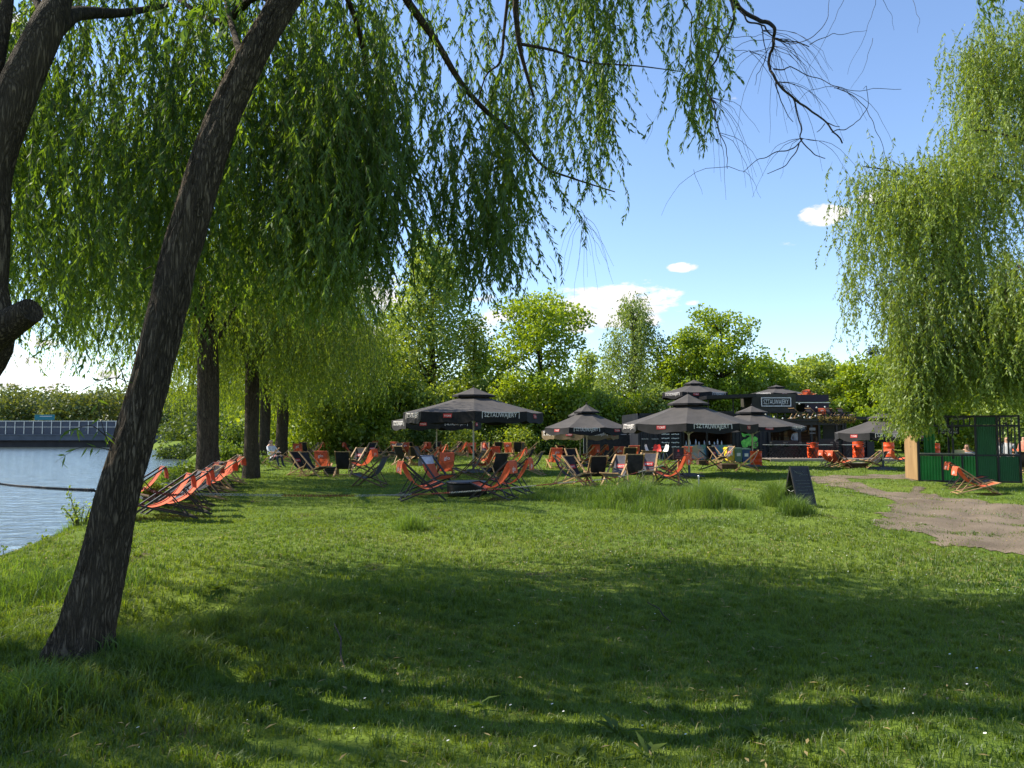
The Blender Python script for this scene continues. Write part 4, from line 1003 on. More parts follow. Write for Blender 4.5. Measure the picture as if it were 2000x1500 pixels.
# ================================================================ deckchairs
SL = [(-.475, .985), (-.40, .80), (-.30, .60), (-.18, .44), (-.03, .335), (.13, .30), (.30, .335), (.43, .39), (.505, .435)]
def sling_pt(s):
    """point and normal (towards the sitter) along the sling, s in 0..1 from the head end"""
    c = bezc; f = s * (len(c) - 1); i = min(int(f), len(c) - 2); p = c[i].lerp(c[i + 1], f - i); d = (c[i + 1] - c[i]).normalized()
    return p, Vector((-d.z, 0, d.x)) * (1 if d.x > 0 else 1)
bezc = bez([(x, 0, z) for x, z in SL], 32)
def make_deckchair(frame, fabric, flap, logo, name='deckchair', word='glo', top=None):
    t = thing(name, 'x', 'deckchair')
    mb = MB()
    for s in (-1, 1): mb.bar((.53, s * .265, .02), (-.50, s * .265, 1.0), .055, .034)
    mb.bar((-.485, -.28, .985), (-.485, .28, .985), .03); mb.bar((.49, -.265, .055), (.49, .265, .055), .028)
    mb.build('back_frame', frame, t)
    mb = MB()
    for s in (-1, 1): mb.bar((-.58, s * .30, .02), (.52, s * .30, .445), .055, .034)
    mb.bar((.51, -.31, .44), (.51, .31, .44), .03); mb.bar((-.54, -.30, .045), (-.54, .30, .045), .028)
    mb.build('seat_frame', frame, t)
    mb = MB()
    for s in (-1, 1): mb.bar((-.12, s * .235, .65), (-.45, s * .235, .10), .03, .022)
    mb.bar((-.44, -.235, .11), (-.44, .235, .11), .024)
    mb.build('prop_frame', frame, t)
    mb = MB(); n = len(bezc); w = .245
    vs = []
    for i, p in enumerate(bezc):
        dip = .02 * math.sin(math.pi * i / (n - 1))
        for y in (-1, -.5, 0, .5, 1): vs.append(p + Vector((0, y * w, -dip * (1 - y * y))))
    fs = [(i * 5 + k, i * 5 + k + 1, (i + 1) * 5 + k + 1, (i + 1) * 5 + k) for i in range(n - 1) for k in range(4)]
    mb.add(vs, fs, 0, True)
    if top is not None:
        for k in range(len(mb.m)):
            if k < 4 * int(n * .16): mb.m[k] = 3
    if logo:
        def fn(s0, hgt_):
            def f(u, v):
                p, nn = sling_pt(s0 - v / 1.5); return p + Vector((nn.x * .012, u, nn.z * .012 + .004))
            return f
        f = fn(.28, .2)
        mb.add([f(-.15, 0), f(.15, 0), f(.15, .13), f(-.15, .13)], [(0, 1, 2, 3)], 1)
        f2 = lambda u, v: f(-u, v + .03) + sling_pt(.25)[1] * .006
        put_text(mb, logo, f2, .25, .06, 2)
    sl_ = mb.build('sling', [fabric, M['print_red'], M['print_white'], top or fabric], t)
    if flap:
        mb = MB()
        q = bez([(-.46, 0, 1.0), (-.505, 0, 1.004), (-.535, 0, .93), (-.555, 0, .80), (-.56, 0, .68)], 12)
        vs = [p + Vector((0, y * .25, 0)) for p in q for y in (-1, 0, 1)]
        mb.add(vs, [(i * 3 + k, i * 3 + k + 1, (i + 1) * 3 + k + 1, (i + 1) * 3 + k) for i in range(len(q) - 1) for k in range(2)], 0, True)
        put_text(mb, word, lambda u, v: Vector((-.567 + (.75 - .76) * 0 + v * .09, -u, .745 + v)), .20, .12, 1)
        fl = mb.build('head_flap', [top or fabric, M['print_white']], sl_)
    return t
STY = {
    'od': ('orange deckchair with black frame', lambda: make_deckchair(M['frame_dark'], M['fab_orange'], True, None)),
    'ow': ('orange deckchair with pale frame', lambda: make_deckchair(M['frame_wood'], M['fab_orange'], True, None)),
    'bw': ('black deckchair with red emblem', lambda: make_deckchair(M['frame_wood'], M['fab_black'], False, 'TYSKIE')),
    'bp': ('plain black deckchair', lambda: make_deckchair(M['frame_wood'], M['fab_black'], True, None, word=' ') if False else make_deckchair(M['frame_wood'], M['fab_black'], False, None)),
    'bb': ('dark brown framed deckchair', lambda: make_deckchair(M['frame_brown'], M['fab_grey'], False, None)),
    'gw': ('grey deckchair with red emblem', lambda: make_deckchair(M['frame_wood'], M['fab_grey'], False, 'TYSKIE')),
    'wo': ('orange deckchair with pale top band', lambda: make_deckchair(M['frame_dark'], M['fab_orange'], True, None, top=M['fab_white'])),
}
CL = {
    'bank': 'in the row stacked along the bank', 'shade': 'in the shaded circle near the slim willow', 'front': 'around the low black round table', 'mid': 'on the lawn beneath the largest parasol',
    'chain': 'behind the chain and tall grass', 'bin': 'on the lawn by the bins', 'right': 'around the log table before the barrels',
    'kiosk': 'stacked in front of the green kiosk', 'far': 'far back along the bushes', 'edge': 'at the right edge beyond the kiosk',
}
CH = []
def c_(cl, px, py, face, st, z=None, d=None, tilt=0): CH.append((cl, px, py, face, st, z, d))
d0 = 13.3
for k, st in enumerate(['od', 'od', 'bb', 'od', 'bw', 'od', 'bb', 'ow', 'bw', 'od', 'ow', 'bw']):
    d = d0 + k * .86; x = -6.35 - .27 * (d - d0) + (.15 if k % 3 == 1 else 0)
    CH.append(('bank', 1000 + x / d * FPX, 842 + CAMZ * FPX / d, 216 + random.uniform(-5, 5), st, None, None))
c_('bank', 262, 990, 214, 'od')
for a in ((522, 918, 200, 'bw'), (553, 906, 195, 'ow'), (566, 901, 195, 'ow'), (582, 896, 100, 'ow'), (597, 893, 80, 'bw'), (607, 893, 200, 'bb'), (616, 892, 200, 'ow'), (590, 927, -35, 'bw'), (612, 931, -25, 'bp'),
          (630, 924, 95, 'ow'), (671, 931, 95, 'bp'), (694, 913, 250, 'bw'), (709, 923, 160, 'od'), (724, 950, 168, 'bb'), (678, 889, 20, 'od'), (686, 892, 30, 'od'), (696, 893, 190, 'bw'), (722, 897, 255, 'bw'), (738, 894, 60, 'bp')): c_('shade', *a)
for a in ((817, 966, 22, 'od'), (826, 979, 14, 'od'), (853, 955, -42, 'wo'), (963, 977, 158, 'od'), (998, 970, 165, 'od')): c_('front', *a)
for a in ((750, 900, 190, 'bp'), (772, 895, 240, 'gw'), (788, 910, 60, 'bw'), (812, 907, 92, 'bp'), (829, 912, -20, 'bb'), (838, 910, 200, 'ow'), (855, 902, 190, 'ow'), (870, 938, 100, 'ow'), (885, 893, 200, 'bw'),
          (915, 939, 172, 'bb'), (938, 908, 20, 'bp'), (946, 922, 150, 'ow'), (954, 915, 130, 'ow'), (968, 940, 120, 'bp'), (982, 905, 10, 'bw'), (1005, 916, 170, 'ow'), (1021, 920, 165, 'bp'), (1037, 927, 165, 'gw')): c_('mid', *a)
for a in ((1083, 913, 100, 'ow'), (1112, 950, -12, 'bw'), (1130, 946, -50, 'bw'), (1104, 905, 300, 'bw'), (1121, 917, 285, 'bp'), (1165, 946, 95, 'bp'), (1147, 913, 150, 'ow'), (1153, 903, 120, 'ow'), (1168, 902, 190, 'ow'),
          (1187, 914, 200, 'bp'), (1204, 949, 235, 'gw'), (1209, 913, 85, 'ow'), (1229, 917, 90, 'bp'), (1235, 906, 95, 'ow'), (1238, 948, 88, 'bp'), (1264, 947, 250, 'gw'), (1268, 929, 80, 'bp'), (1290, 934, 165, 'bw'), (1312, 949, 150, 'od'), (1319, 936, 155, 'od')): c_('chain', *a)
for a in ((1339, 906, 90, 'ow'), (1354, 908, -20, 'ow'), (1388, 918, -15, 'od'), (1402, 906, -60, 'bw'), (1416, 904, 200, 'gw'), (1460, 921, 165, 'bp')): c_('bin', *a)
for a in ((1622, 911, 5, 'od'), (1632, 911, 5, 'od'), (1648, 912, 10, 'bp'), (1703, 912, 172, 'bp'), (1713, 913, 172, 'bp'), (1752, 905, 10, 'od'), (1640, 913, 10, 'ow')): c_('right', *a)
for a in ((1888, 951, -12, 'od'), (1898, 957, -12, 'bb'), (1908, 964, -14, 'ow')): c_('kiosk', *a)
c_('edge', 1992, 922, 30, 'ow'); c_('edge', 2006, 925, 30, 'bw')
for a in ((640, 889, 100, 'od'), (655, 888, 40, 'bw'), (668, 888, 130, 'ow'), (742, 889, 60, 'ow'), (757, 889, 120, 'bw'), (774, 891, 80, 'ow'), (791, 890, 100, 'ow'), (804, 889, 70, 'bw'), (820, 890, 200, 'ow'), (836, 889, 90, 'ow'), (848, 891, 130, 'bw'), (870, 890, 20, 'ow'), (897, 891, 170, 'ow'), (908, 890, 40, 'bw'),
          (921, 893, 95, 'ow'), (934, 889, 200, 'bp'), (947, 891, 270, 'gw'), (960, 893, 20, 'ow'), (972, 890, 100, 'bw'), (994, 892, 80, 'ow'), (1010, 892, 95, 'bp'), (1024, 890, 60, 'gw'), (1035, 893, 180, 'bw')): c_('far', *a)
ORD = ['leftmost', 'second from left', 'third from left', 'fourth from left', 'fifth from left', 'sixth from left', 'seventh from left', 'eighth from left', 'ninth from left', 'tenth from left', 'eleventh from left', 'twelfth from left', 'thirteenth from left']
def chair_label(i):
    cl, px, _, _, st = CH[i][:5]
    same = sorted([j for j in range(len(CH)) if CH[j][0] == cl and CH[j][4] == st], key=lambda j: CH[j][1])
    if len(same) == 1: return 'the only ' + STY[st][0] + ' ' + CL[cl]
    k = same.index(i); o = ORD[k] if k < len(same) - 1 or len(same) > 9 else 'rightmost'
    return STY[st][0] + ' ' + CL[cl] + ', ' + o
SRC = {}
for i, (cl, px, py, face, st, z, d) in enumerate(CH):
    g = G(px, py); zz = gz(g.x, g.y) if z is None else z
    grp = 'deckchairs ' + CL[cl]
    if st not in SRC:
        o = STY[st][1](); SRC[st] = o; o.location = (g.x, g.y, zz); o.rotation_euler = (0, 0, R(face)); o['label'] = chair_label(i); o['group'] = grp
    else: o = copy_thing(SRC[st], chair_label(i), (g.x, g.y, zz), R(face), grp)
    o.scale = {'bank': (1.1, 1.0, .80), 'kiosk': (.92, .85, .70), 'right': (.85, .85, .75), 'bin': (.88, .88, .85)}.get(cl, (.93, .93, .90))
def place_copy(st, loc, face, label, group): return copy_thing(SRC[st], label, loc, R(face), group)

# ================================================================ parasols
def parasol(label, px, yap, d, hw, yedge, rot=22, text=1, base_z=None, val=.40, polepx=None, tan=False, group='dark parasols'):
    ctr = P(px, 842, d); g0 = gz(ctr.x, ctr.y) if base_z is None else base_z
    t = thing('parasol', label, 'parasol', (ctr.x, ctr.y, g0), 0, group)
    za = P(px, yap, d).z - g0; ze = P(px, yedge, d).z - g0; Rr = hw / FPX * d / .985
    A = [R(rot + 45 * k) for k in range(8)]
    ca = lambda a, r, z: Vector((math.cos(a) * r, math.sin(a) * r, z))
    zc = ze + (za - ze) * .60; rc = Rr * .24
    # main canopy: eight panels sagging a little between the ribs
    mb = MB(); SEG, RS = 6, 7
    def panel(r0, z0, r1, z1, k, sag, edge):
        a0, a1 = A[k], A[(k + 1) % 8]; vs = []
        for i in range(RS + 1):
            f = i / RS; r = r0 + (r1 - r0) * f; z = z0 + (z1 - z0) * (f ** .92) - sag * 4 * f * (1 - f) * .25
            p, q = ca(a0, r, z), ca(a1, r, z)
            for j in range(SEG + 1):
                s = j / SEG; v = p.lerp(q, s); bow = 4 * s * (1 - s)
                v.z -= bow * f * (sag * .6); v *= 1; v.x *= 1 - edge * bow * f; v.y *= 1 - edge * bow * f; vs.append(v)
        fs = [(i * (SEG + 1) + j, i * (SEG + 1) + j + 1, (i + 1) * (SEG + 1) + j + 1, (i + 1) * (SEG + 1) + j) for i in range(RS) for j in range(SEG)]
        mb.add(vs, fs, 0, True)
    for k in range(8): panel(rc * .8, zc + .02, Rr, ze, k, .07, .012)
    can = mb.build('canopy', M['umb_top'], t)
    mb = MB()
    RS = 4
    for k in range(8): panel(.03, za, rc * 1.28, zc + .09, k, .03, .01)
    for k in range(8):
        a0, a1 = A[k], A[(k + 1) % 8]; p, q = ca(a0, rc * 1.28, zc + .09), ca(a1, rc * 1.28, zc + .09)
        mb.add([p, q, q - Vector((0, 0, .07)), p - Vector((0, 0, .07))], [(0, 1, 2, 3)], 1)
    mb.lathe([(0, .10), (.03, .08), (.035, .03), (.02, 0)], (0, 0, za), 8, 1)
    mb.build('vent_cap', [M['umb_top'], M['umb_val']], can)
    # valance, scalloped and slightly blown, with the lettering on the panels facing out
    mb = MB(); S2 = 10
    for k in range(8):
        a0, a1 = A[k], A[(k + 1) % 8]; am = a0 + R(22.5); p, q = ca(a0, Rr, ze), ca(a1, Rr, ze); nrm = Vector((math.cos(am), math.sin(am), 0)); e = (q - p).normalized(); wlen = (q - p).length
        blow = random.uniform(-.04, .08); ph = random.uniform(0, 6)
        def vp(u, v, off=0.0):
            """u along edge from panel centre, v down from the edge (0..1)"""
            s = u / wlen + .5; bow = max(0, 4 * s * (1 - s)); c = (p + q) / 2 + e * u
            c = c - nrm * (.012 * bow * Rr); c.z = ze - .6 * .07 * bow - v * val * (1 + .10 * math.sin(s * 9 + ph) * v) + (.06 * (1 - bow) * v)
            return c + nrm * (off + blow * v * v * bow + .02 * math.sin(s * 14 + ph) * v)
        vs = [vp((j / S2 - .5) * wlen, v) for v in (0, .35, .7, 1) for j in range(S2 + 1)]
        mb.add(vs, [(i * (S2 + 1) + j, i * (S2 + 1) + j + 1, (i + 1) * (S2 + 1) + j + 1, (i + 1) * (S2 + 1) + j) for i in range(3) for j in range(S2)], 1 if tan else 0, True)
        facing = nrm.y < .25
        if facing:
            if k % 2 == text % 2:
                f = lambda u, v: vp(-u if False else u, (.62 - v) , .012)
                W = wlen * .62; H = .16
                sgn = 1
                put_text(mb, 'SZTAUWAJERY', lambda u, v: vp(sgn * u, .46 - v / val, .014), W, H, 2)
                th = .022
                def strip(u0, u1, v0, v1): mb.add([vp(u0, v0, .014), vp(u1, v0, .014), vp(u1, v1, .014), vp(u0, v1, .014)], [(0, 1, 2, 3)], 2)
                for i in range(6): strip(-W * .56 + i * W * 1.12 / 6, -W * .56 + (i + 1) * W * 1.12 / 6, -.0 + .0, .05)
                strip(-W * .56 - th, -W * .56, 0, .62); strip(W * .56, W * .56 + th, 0, .62)
            else:
                for i in range(4): 
                    u0 = -.17 + i * .085; mb.add([vp(u0, .12, .012), vp(u0 + .085, .12, .012), vp(u0 + .085, .52, .012), vp(u0, .52, .012)], [(0, 1, 2, 3)], 3)
                put_text(mb, 'TYSKIE', lambda u, v: vp(u, .42 - v / val, .018), .28, .07, 2)
    mb.build('valance', [M['umb_val'], M['umb_backlit'], M['print_white'], M['print_red']], t)
    mb = MB(); pr = .032
    mb.tube([(0, 0, 0.02), (0, 0, za - .05)], pr, 10); mb.build('pole', M['pole'], t)
    mb = MB()
    for a in A: mb.bar((0, 0, zc), ca(a, Rr * .985, ze - .02), .022, .03)
    for a in A: mb.bar(ca(a, .05, ze - .35), ca(a, Rr * .5, ze + (zc - ze) * .48 - .03), .018, .02)
    mb.lathe([(.05, -.06), (.06, 0), (.05, .06)], (0, 0, ze - .35), 10)
    mb.build('ribs', M['steel'], t)
    if base_z is None:
        mb = MB()
        mb.box((0, 0, .035), (.9, .9, .06)); mb.box((0, 0, .09), (.5, .5, .05)); mb.tube([(0, 0, .1), (0, 0, .4)], .045, 10)
        mb.build('base', M['conc'], t)
    return t
parasol('largest dark parasol left of centre with white lettering on its valance', 925, 757, 29.3, 134, 806, 138.5 - 45, 0)
parasol('low dark parasol half hidden behind the left side of the largest one', 853, 797, 35.5, 86, 822, 10, 0)
parasol('dark parasol right of the largest one, in front of the black screen', 1146, 790, 34, 85, 835, 17, 1, val=.30)
parasol('parasol with valance coloured tan as a backlit underside tucked behind the middle parasol', 1133, 797, 38.5, 74, 842, 0, 0, tan=True)
parasol('wide dark parasol in front of the container with white slats', 1345, 770, 27.3, 128, 828, 30, 1, val=.30)
parasol('upper dark parasol on the roof above the wide one', 1357, 742, 46, 65, 768, 12, 0, base_z=2.7, val=.34)
parasol('dark parasol on the roof above the signboard', 1518, 752, 46.5, 53, 769, 20, 0, base_z=2.7, val=.2)
parasol('dark parasol beside the wide one, in front of the bar', 1469, 793, 33, 98, 833, 24, 0, val=.2)
parasol('dark parasol left of the willow curtain over the right lawn', 1723, 804, 31.5, 88, 845, 5, 1, val=.32)

# ================================================================ bar building made of containers
X = lambda px, d: (px - 1000) / FPX * d
Z = lambda py, d: CAMZ + (P(1000, py, d).z - CAMZ)
def corrug(mb, x0, x1, y, z0, z1, mi=0, pitch=.26, dep=.035, sgn=-1):
    """corrugated sheet in the XZ plane"""
    xs = []; x = x0
    while x < x1 - 1e-3:
        for f, o in ((0, 0), (.35, 0), (.5, dep), (.85, dep)):
            if x + f * pitch < x1: xs.append((x + f * pitch, o))
        x += pitch
    xs.append((x1, 0))
    vs = [(a, y + sgn * o, z) for a, o in xs for z in (z0, z1)]
    mb.add(vs, [(2 * i, 2 * i + 2, 2 * i + 3, 2 * i + 1) for i in range(len(xs) - 1)], mi)
D = 42.0
bld = thing('bar_building', 'black beach bar built of shipping containers with open serving front and roof terrace', 'building', (X(1245, D), D, 0))
o_ = Vector((X(1245, D), D, 0))
def BX(px, d=D): return X(px, d) - o_.x
# first container, end doors
mb = MB(); w0, w1_ = 0, BX(1330)
mb.box(((w0 + w1_) / 2, 3.02, 1.3), (w1_ - w0 - .02, 6, 2.6)); mb.build('container', M['navy'], bld)
mb = MB()
for (a, b_) in ((w0 + .06, (w0 + w1_) / 2 - .02), ((w0 + w1_) / 2 + .02, w1_ - .06)): corrug(mb, a, b_, -.03, .14, 2.5, 0, .2, .03)
for fx in (.05, (w1_ - w0) / 2, w1_ - .05): mb.box((fx, -.05, 1.3), (.08, .06, 2.6))
mb.box((w1_ / 2, -.05, .07), (w1_, .06, .12)); mb.box((w1_ / 2, -.05, 2.54), (w1_, .06, .12))
for fx in (.32, .92, 1.5, 2.1): mb.tube([(fx, -.11, .15), (fx, -.11, 2.45)], .018, 6)
dr = mb.build('container_doors', M['navy'], bld)
mb = MB()
for r_ in range(4):
    for cx_ in (1.55, 2.1):
        for k in range(5): mb.box((cx_ - .2 + k * .09, -.135, 1.42 - r_ * .235 + .01 * ((k * 7 + r_) % 3)), (.075, .012, .045))
for (cx_, cz) in ((.38, 1.6), (.95, 1.6), (.95, 1.16), (.95, .68), (.38, 1.16)):
    for k in range(4): mb.box((cx_ - .15 + k * .1, -.135, cz), (.085, .012, .022))
mb.box((2.18, -.135, 1.78), (.14, .012, .14), rot=Matrix.Rotation(R(45), 3, 'Y'))
mb.build('white_markings', M['white_p'], dr)
# open kitchen bay with counters and mural panels
x0, x1 = BX(1331), BX(1432)
mb = MB(); mb.box(((x0 + x1) / 2, 3.6, 1.3), (x1 - x0, .1, 2.6)); mb.box((x1 - .05, 1.9, 1.3), (.08, 3.3, 2.6)); mb.box(((x0 + x1) / 2, 1.9, .06), (x1 - x0, 3.3, .1))
for k in range(3): mb.box(((x0 + x1) / 2, 3.35, 1.1 + k * .42), (x1 - x0 - .3, .35, .04))
mb.build('kitchen_interior', M['int_brown'], bld)
mb = MB(); mb.box(((x0 + x1) / 2, 1.8, 2.66), (x1 - x0, 3.9, .12)); mb.box(((x0 + x1) / 2, -.12, 2.45), (x1 - x0, .08, .28))
for px in (1333, 1379, 1430): mb.box((BX(px), -.08, 1.2), (.1, .1, 2.4))
mb.build('kitchen_frame', M['black_metal'], bld)
mb = MB(); mb.box((BX(1356), -.02, .42), (BX(1378) - BX(1334), .08, .82)); mb.build('mural_panel', M['mural'], bld)
mb = MB(); mb.box((BX(1409), -.02, .42), (BX(1429) - BX(1388), .08, .82)); mb.build('mural_panel', M['mural'], bld)
mb = MB()
for k in range(9):
    px = 1340 + k * 9 + random.uniform(-2, 2); h = random.uniform(.15, .32); mb.lathe([(.05, 0), (.05, h * .6), (.02, h * .8), (.02, h)], (BX(px), .2, .84), 8)
mb.build('bottles', M['steel'], bld)
mb = MB(); mb.add([(BX(1370), -.75, 2.12), (BX(1412), -.75, 2.02), (BX(1414), -.1, 2.2), (BX(1372), -.1, 2.3)], [(0, 1, 2, 3)], 0); mb.add([(BX(1370), -.75, 2.09), (BX(1412), -.75, 1.99), (BX(1414), -.1, 2.17), (BX(1372), -.1, 2.27)], [(3, 2, 1, 0)], 0)
mb.build('light_awning', M['fab_white'], bld)
# second container, long side with the green painted figure of leaves
x0, x1 = BX(1433), BX(1500)
mb = MB(); mb.box(((x0 + x1) / 2, 1.3, 1.3), (x1 - x0, 2.4, 2.6)); corrug(mb, x0, x1, .06, .1, 2.5, 0, .22, .05); mb.build('container', M['navy'], bld)
mb = MB()
for (px, py, r_) in ((1453, 866, 7.5), (1463, 862, 8), (1472, 868, 7), (1452, 848, 5), (1459, 845, 5), (1466, 851, 4), (1473, 858, 5)):
    c = (BX(px), 0, Z(py, D)); rr = r_ / FPX * D; n = 14
    vs = [(c[0] + math.cos(a) * rr * (1 + .15 * math.sin(5 * a)), -.045 - .004 * ((px + py) % 5), c[2] + math.sin(a) * rr * 1.1) for a in [6.283 * k / n for k in range(n)]]
    mb.add(vs, [tuple(range(n))], 0)
mb.build('green_mural', surf('mural_green', (.20, .62, .10), (.05, .28, .05), scale=9), bld)
# long bar front
x0, x1 = BX(1501), BX(1645)
mb = MB(); mb.box(((x0 + x1) / 2, 3.2, 1.05), (x1 - x0, .1, 2.1)); mb.box(((x0 + x1) / 2, 1.6, .1), (x1 - x0, 3.1, .12))
for k in range(3): mb.box(((x0 + x1) / 2 - .3, 3.0, 1.0 + k * .36), (x1 - x0 - 1.2, .3, .04))
mb.build('bar_interior', M['int_brown'], bld)
mb = MB()
for px in (1501, 1560, 1583, 1598, 1632, 1645): mb.box((BX(px), -.02, 1.0), (.12, .12, 2.0))
mb.box(((x0 + x1) / 2, -.02, 2.04), (x1 - x0 + .1, .16, .2))
mb.box((BX(1530), .1, .55), (BX(1558) - BX(1503), .3, 1.05)); mb.box((BX(1615), .05, .6), (BX(1630) - BX(1600), .2, 1.15)); mb.box((BX(1571), .2, .5), (BX(1580) - BX(1562), .1, .95))
mb.build('bar_front', M['black_metal'], bld)
mb = MB()
for (px, py, w, h, ) in ((1584, 838, .34, .16), (1584, 846, .34, .05)): mb.box((BX(px), -.12, Z(py, D)), (w, .02, h))
mb.build('hanging_board', surf('grey_board', (.2, .21, .2), scale=30), bld)
mb = MB()
for (px, py, w, h) in ((1520, 842, .5, .3), (1540, 840, .4, .22), (1605, 838, .5, .3), (1570, 850, .2, .7)): mb.box((BX(px), 2.9, Z(py, D)), (w, .05, h))
for k in range(26): px = random.uniform(1505, 1640); mb.lathe([(.035, 0), (.035, .14), (.014, .2), (.014, .26)], (BX(px), 2.9, random.choice([1.02, 1.38])), 6)
mb.build('shelf_goods', surf('amber_goods', (.35, .2, .08), (.1, .12, .1), scale=5), bld)
# roof terrace
mb = MB(); xa, xb = BX(1425), BX(1668)
mb.box(((xa + xb) / 2, 1.6, 2.22), (xb - xa, 3.6, .14)); mb.build('terrace_floor', M['black_metal'], bld)
mb = MB(); zt = Z(805, 41.6)
mb.bar((BX(1500), -.2, zt), (xb, -.2, zt), .04); mb.bar((BX(1500), -.2, (zt + 2.3) / 2), (xb, -.2, (zt + 2.3) / 2), .025)
for k in range(12): x_ = BX(1500) + (xb - BX(1500)) * k / 11; mb.box((x_, -.2, (zt + 2.27) / 2), (.04, .04, zt - 2.2))
mb.build('terrace_railing', M['black_metal'], bld)
mb = MB(); n = 700
xs_ = rng.uniform(BX(1596), xb, n); p = np.stack([xs_, rng.uniform(-.3, -.05, n), rng.uniform(2.05, 2.42, n)], -1); Dd = randu(n)
o = leaf_obj('planter_growth', leaves_np(p, Dd, unit(np.cross(Dd, randu(n))), rng.uniform(.06, .14, n), rng.uniform(.03, .06, n)), M['planter'], bld)
# sign cabin
xa, xb = BX(1471, 43), BX(1556, 43); za, zb = Z(806, 43), Z(769, 43)
mb = MB(); mb.box(((xa + xb) / 2, 2.2, (za + zb) / 2), (xb - xa, 2.2, zb - za)); mb.build('sign_cabin', M['olive'], bld)
sgn_ = MB(); xc = BX(1516.5, 43); sw = BX(1545, 43) - BX(1488, 43); z0_, z1_ = Z(793, 43), Z(777, 43)
sgn_.box((xc, 1.07, (z0_ + z1_) / 2), (sw, .04, z1_ - z0_), 0)
fr = .05
for zz in (z0_, z1_): sgn_.box((xc, 1.035, zz), (sw + .04, .04, fr), 1)
for xx in (xc - sw / 2, xc + sw / 2): sgn_.box((xx, 1.032, (z0_ + z1_) / 2), (fr, .04, z1_ - z0_ - .052), 1)
put_text(sgn_, 'SZTAUWAJERY', lambda u, v: Vector((xc + u, 1.04, z0_ + .11 + v)), sw * .86, (z1_ - z0_) * .58, 1)
s_o = sgn_.build('signboard', [M['black_metal'], M['print_white']], bld)
# pergola roof left of the cabin, frame right of it
mb = MB(); mb.box(((BX(1375, 43) + xa) / 2, 1.6, Z(775, 43)), (xa - BX(1375, 43), 2.4, .2), rot=Matrix.Rotation(R(-2.4), 3, 'Y'))
for px in (1380, 1428, 1465): mb.box((BX(px, 43), .6, (Z(775, 43) + 2.3) / 2), (.06, .06, Z(775, 43) - 2.35))
mb.build('pergola', M['black_metal'], bld)
mb = MB(); xl, xr = BX(1557, 43), BX(1622, 43)
mb.box(((xl + xr) / 2, 1.9, Z(777, 43)), (xr - xl, 1.4, Z(772, 43) - Z(785, 43))); mb.box(((BX(1576, 43) + xr) / 2, 1.9, Z(795, 43)), (xr - BX(1576, 43), 1.4, Z(786, 43) - Z(805, 43)))
mb.box(((xl + xr) / 2, 1.15, Z(786, 43)), (xr - xl + .1, .06, .05), 1)
mb.build('upper_container', [M['purple'], M['steel']], bld)
sl_ = thing('string_lights', 'string of small white bulbs hung across the upper terrace front', 'string lights', (X(1500, 41.5), 41.5, 0)); mb = MB(); mb2 = MB()
for (a, b_) in (((1490, 804, 41.5), (1556, 812, 41.5)), ((1556, 784, 41.5), (1622, 790, 41.5)), ((1556, 808, 41.5), (1600, 806, 41.5))):
    p, q = P(*a), P(*b_); pts = []
    for i in range(13):
        f = i / 12; c = p.lerp(q, f) - Vector((X(1500, 41.5), 41.5, .18 * 4 * f * (1 - f))); pts.append(c)
        if i % 3 == 1: mb2.lathe([(0, -.06), (.04, -.03), (.045, 0), (.02, .04), (0, .05)], c - Vector((0, 0, .06)), 8)
    mb.tube(pts, .008, 4)
mb.build('cable', M['black_metal'], sl_); mb2.build('bulbs', M['bulb'], sl_)
# timber deck in front
mb = MB()
xa, xb = X(1488, 40.3), X(1765, 40.3)
k = 0; y_ = 39.2
while y_ < 41.7:
    mb.box(((xa + xb) / 2, y_, .13), (xb - xa, .14, .03)); y_ += .155
mb.box(((xa + xb) / 2, 39.15, .06), (xb - xa, .05, .12)); tag(mb.build('wooden_deck', M['deck']), 'low weathered timber deck in front of the bar', 'deck')
# wing at the right, roofed bay behind the right parasol
wing = thing('bar_pavilion', 'dark open sided bar pavilion right of the containers, behind the barrels', 'pavilion', (X(1650, 43), 43, 0)); wx = X(1650, 43)
mb = MB()
for px in (1650, 1692, 1735, 1790): 
    for y_ in (0, 3): mb.box((X(px, 43) - wx, y_, 1.15), (.1, .1, 2.3))
mb.box((X(1720, 43) - wx, 1.5, 2.35), (X(1795, 43) - wx + .2, 3.4, .16)); mb.build('frame', M['black_metal'], wing)
mb = MB(); mb.box((X(1672, 43) - wx, 3.1, 1.1), (1.3, .08, 2.1)); mb.box((X(1680, 43) - wx, .3, .5), (1.6, .4, 1.0)); mb.build('counter', M['navy'], wing)
# black screen fence
sf = thing('screen_fence', 'black fabric screen fence left of the container doors', 'fence', (X(1140, 45), 45, 0)); mb = MB(); w = X(1243, 45) - X(1140, 45); hz = Z(849, 45)
n = 24; vs = []
for i in range(n + 1):
    for zz in (.05, hz): vs.append((w * i / n, .02 * math.sin(i * 1.7) + .02 * math.sin(i * .6), zz))
mb.add(vs, [(2 * i, 2 * i + 2, 2 * i + 3, 2 * i + 1) for i in range(n)], 0, True); mb.build('screen', M['fab_black'], sf)
mb = MB()
for k in range(4): mb.tube([(w * k / 3, .06, 0), (w * k / 3, .06, hz + .05)], .025, 8)
mb.tube([(0, .06, hz), (w, .06, hz)], .018, 6); mb.build('posts', M['steel'], sf)

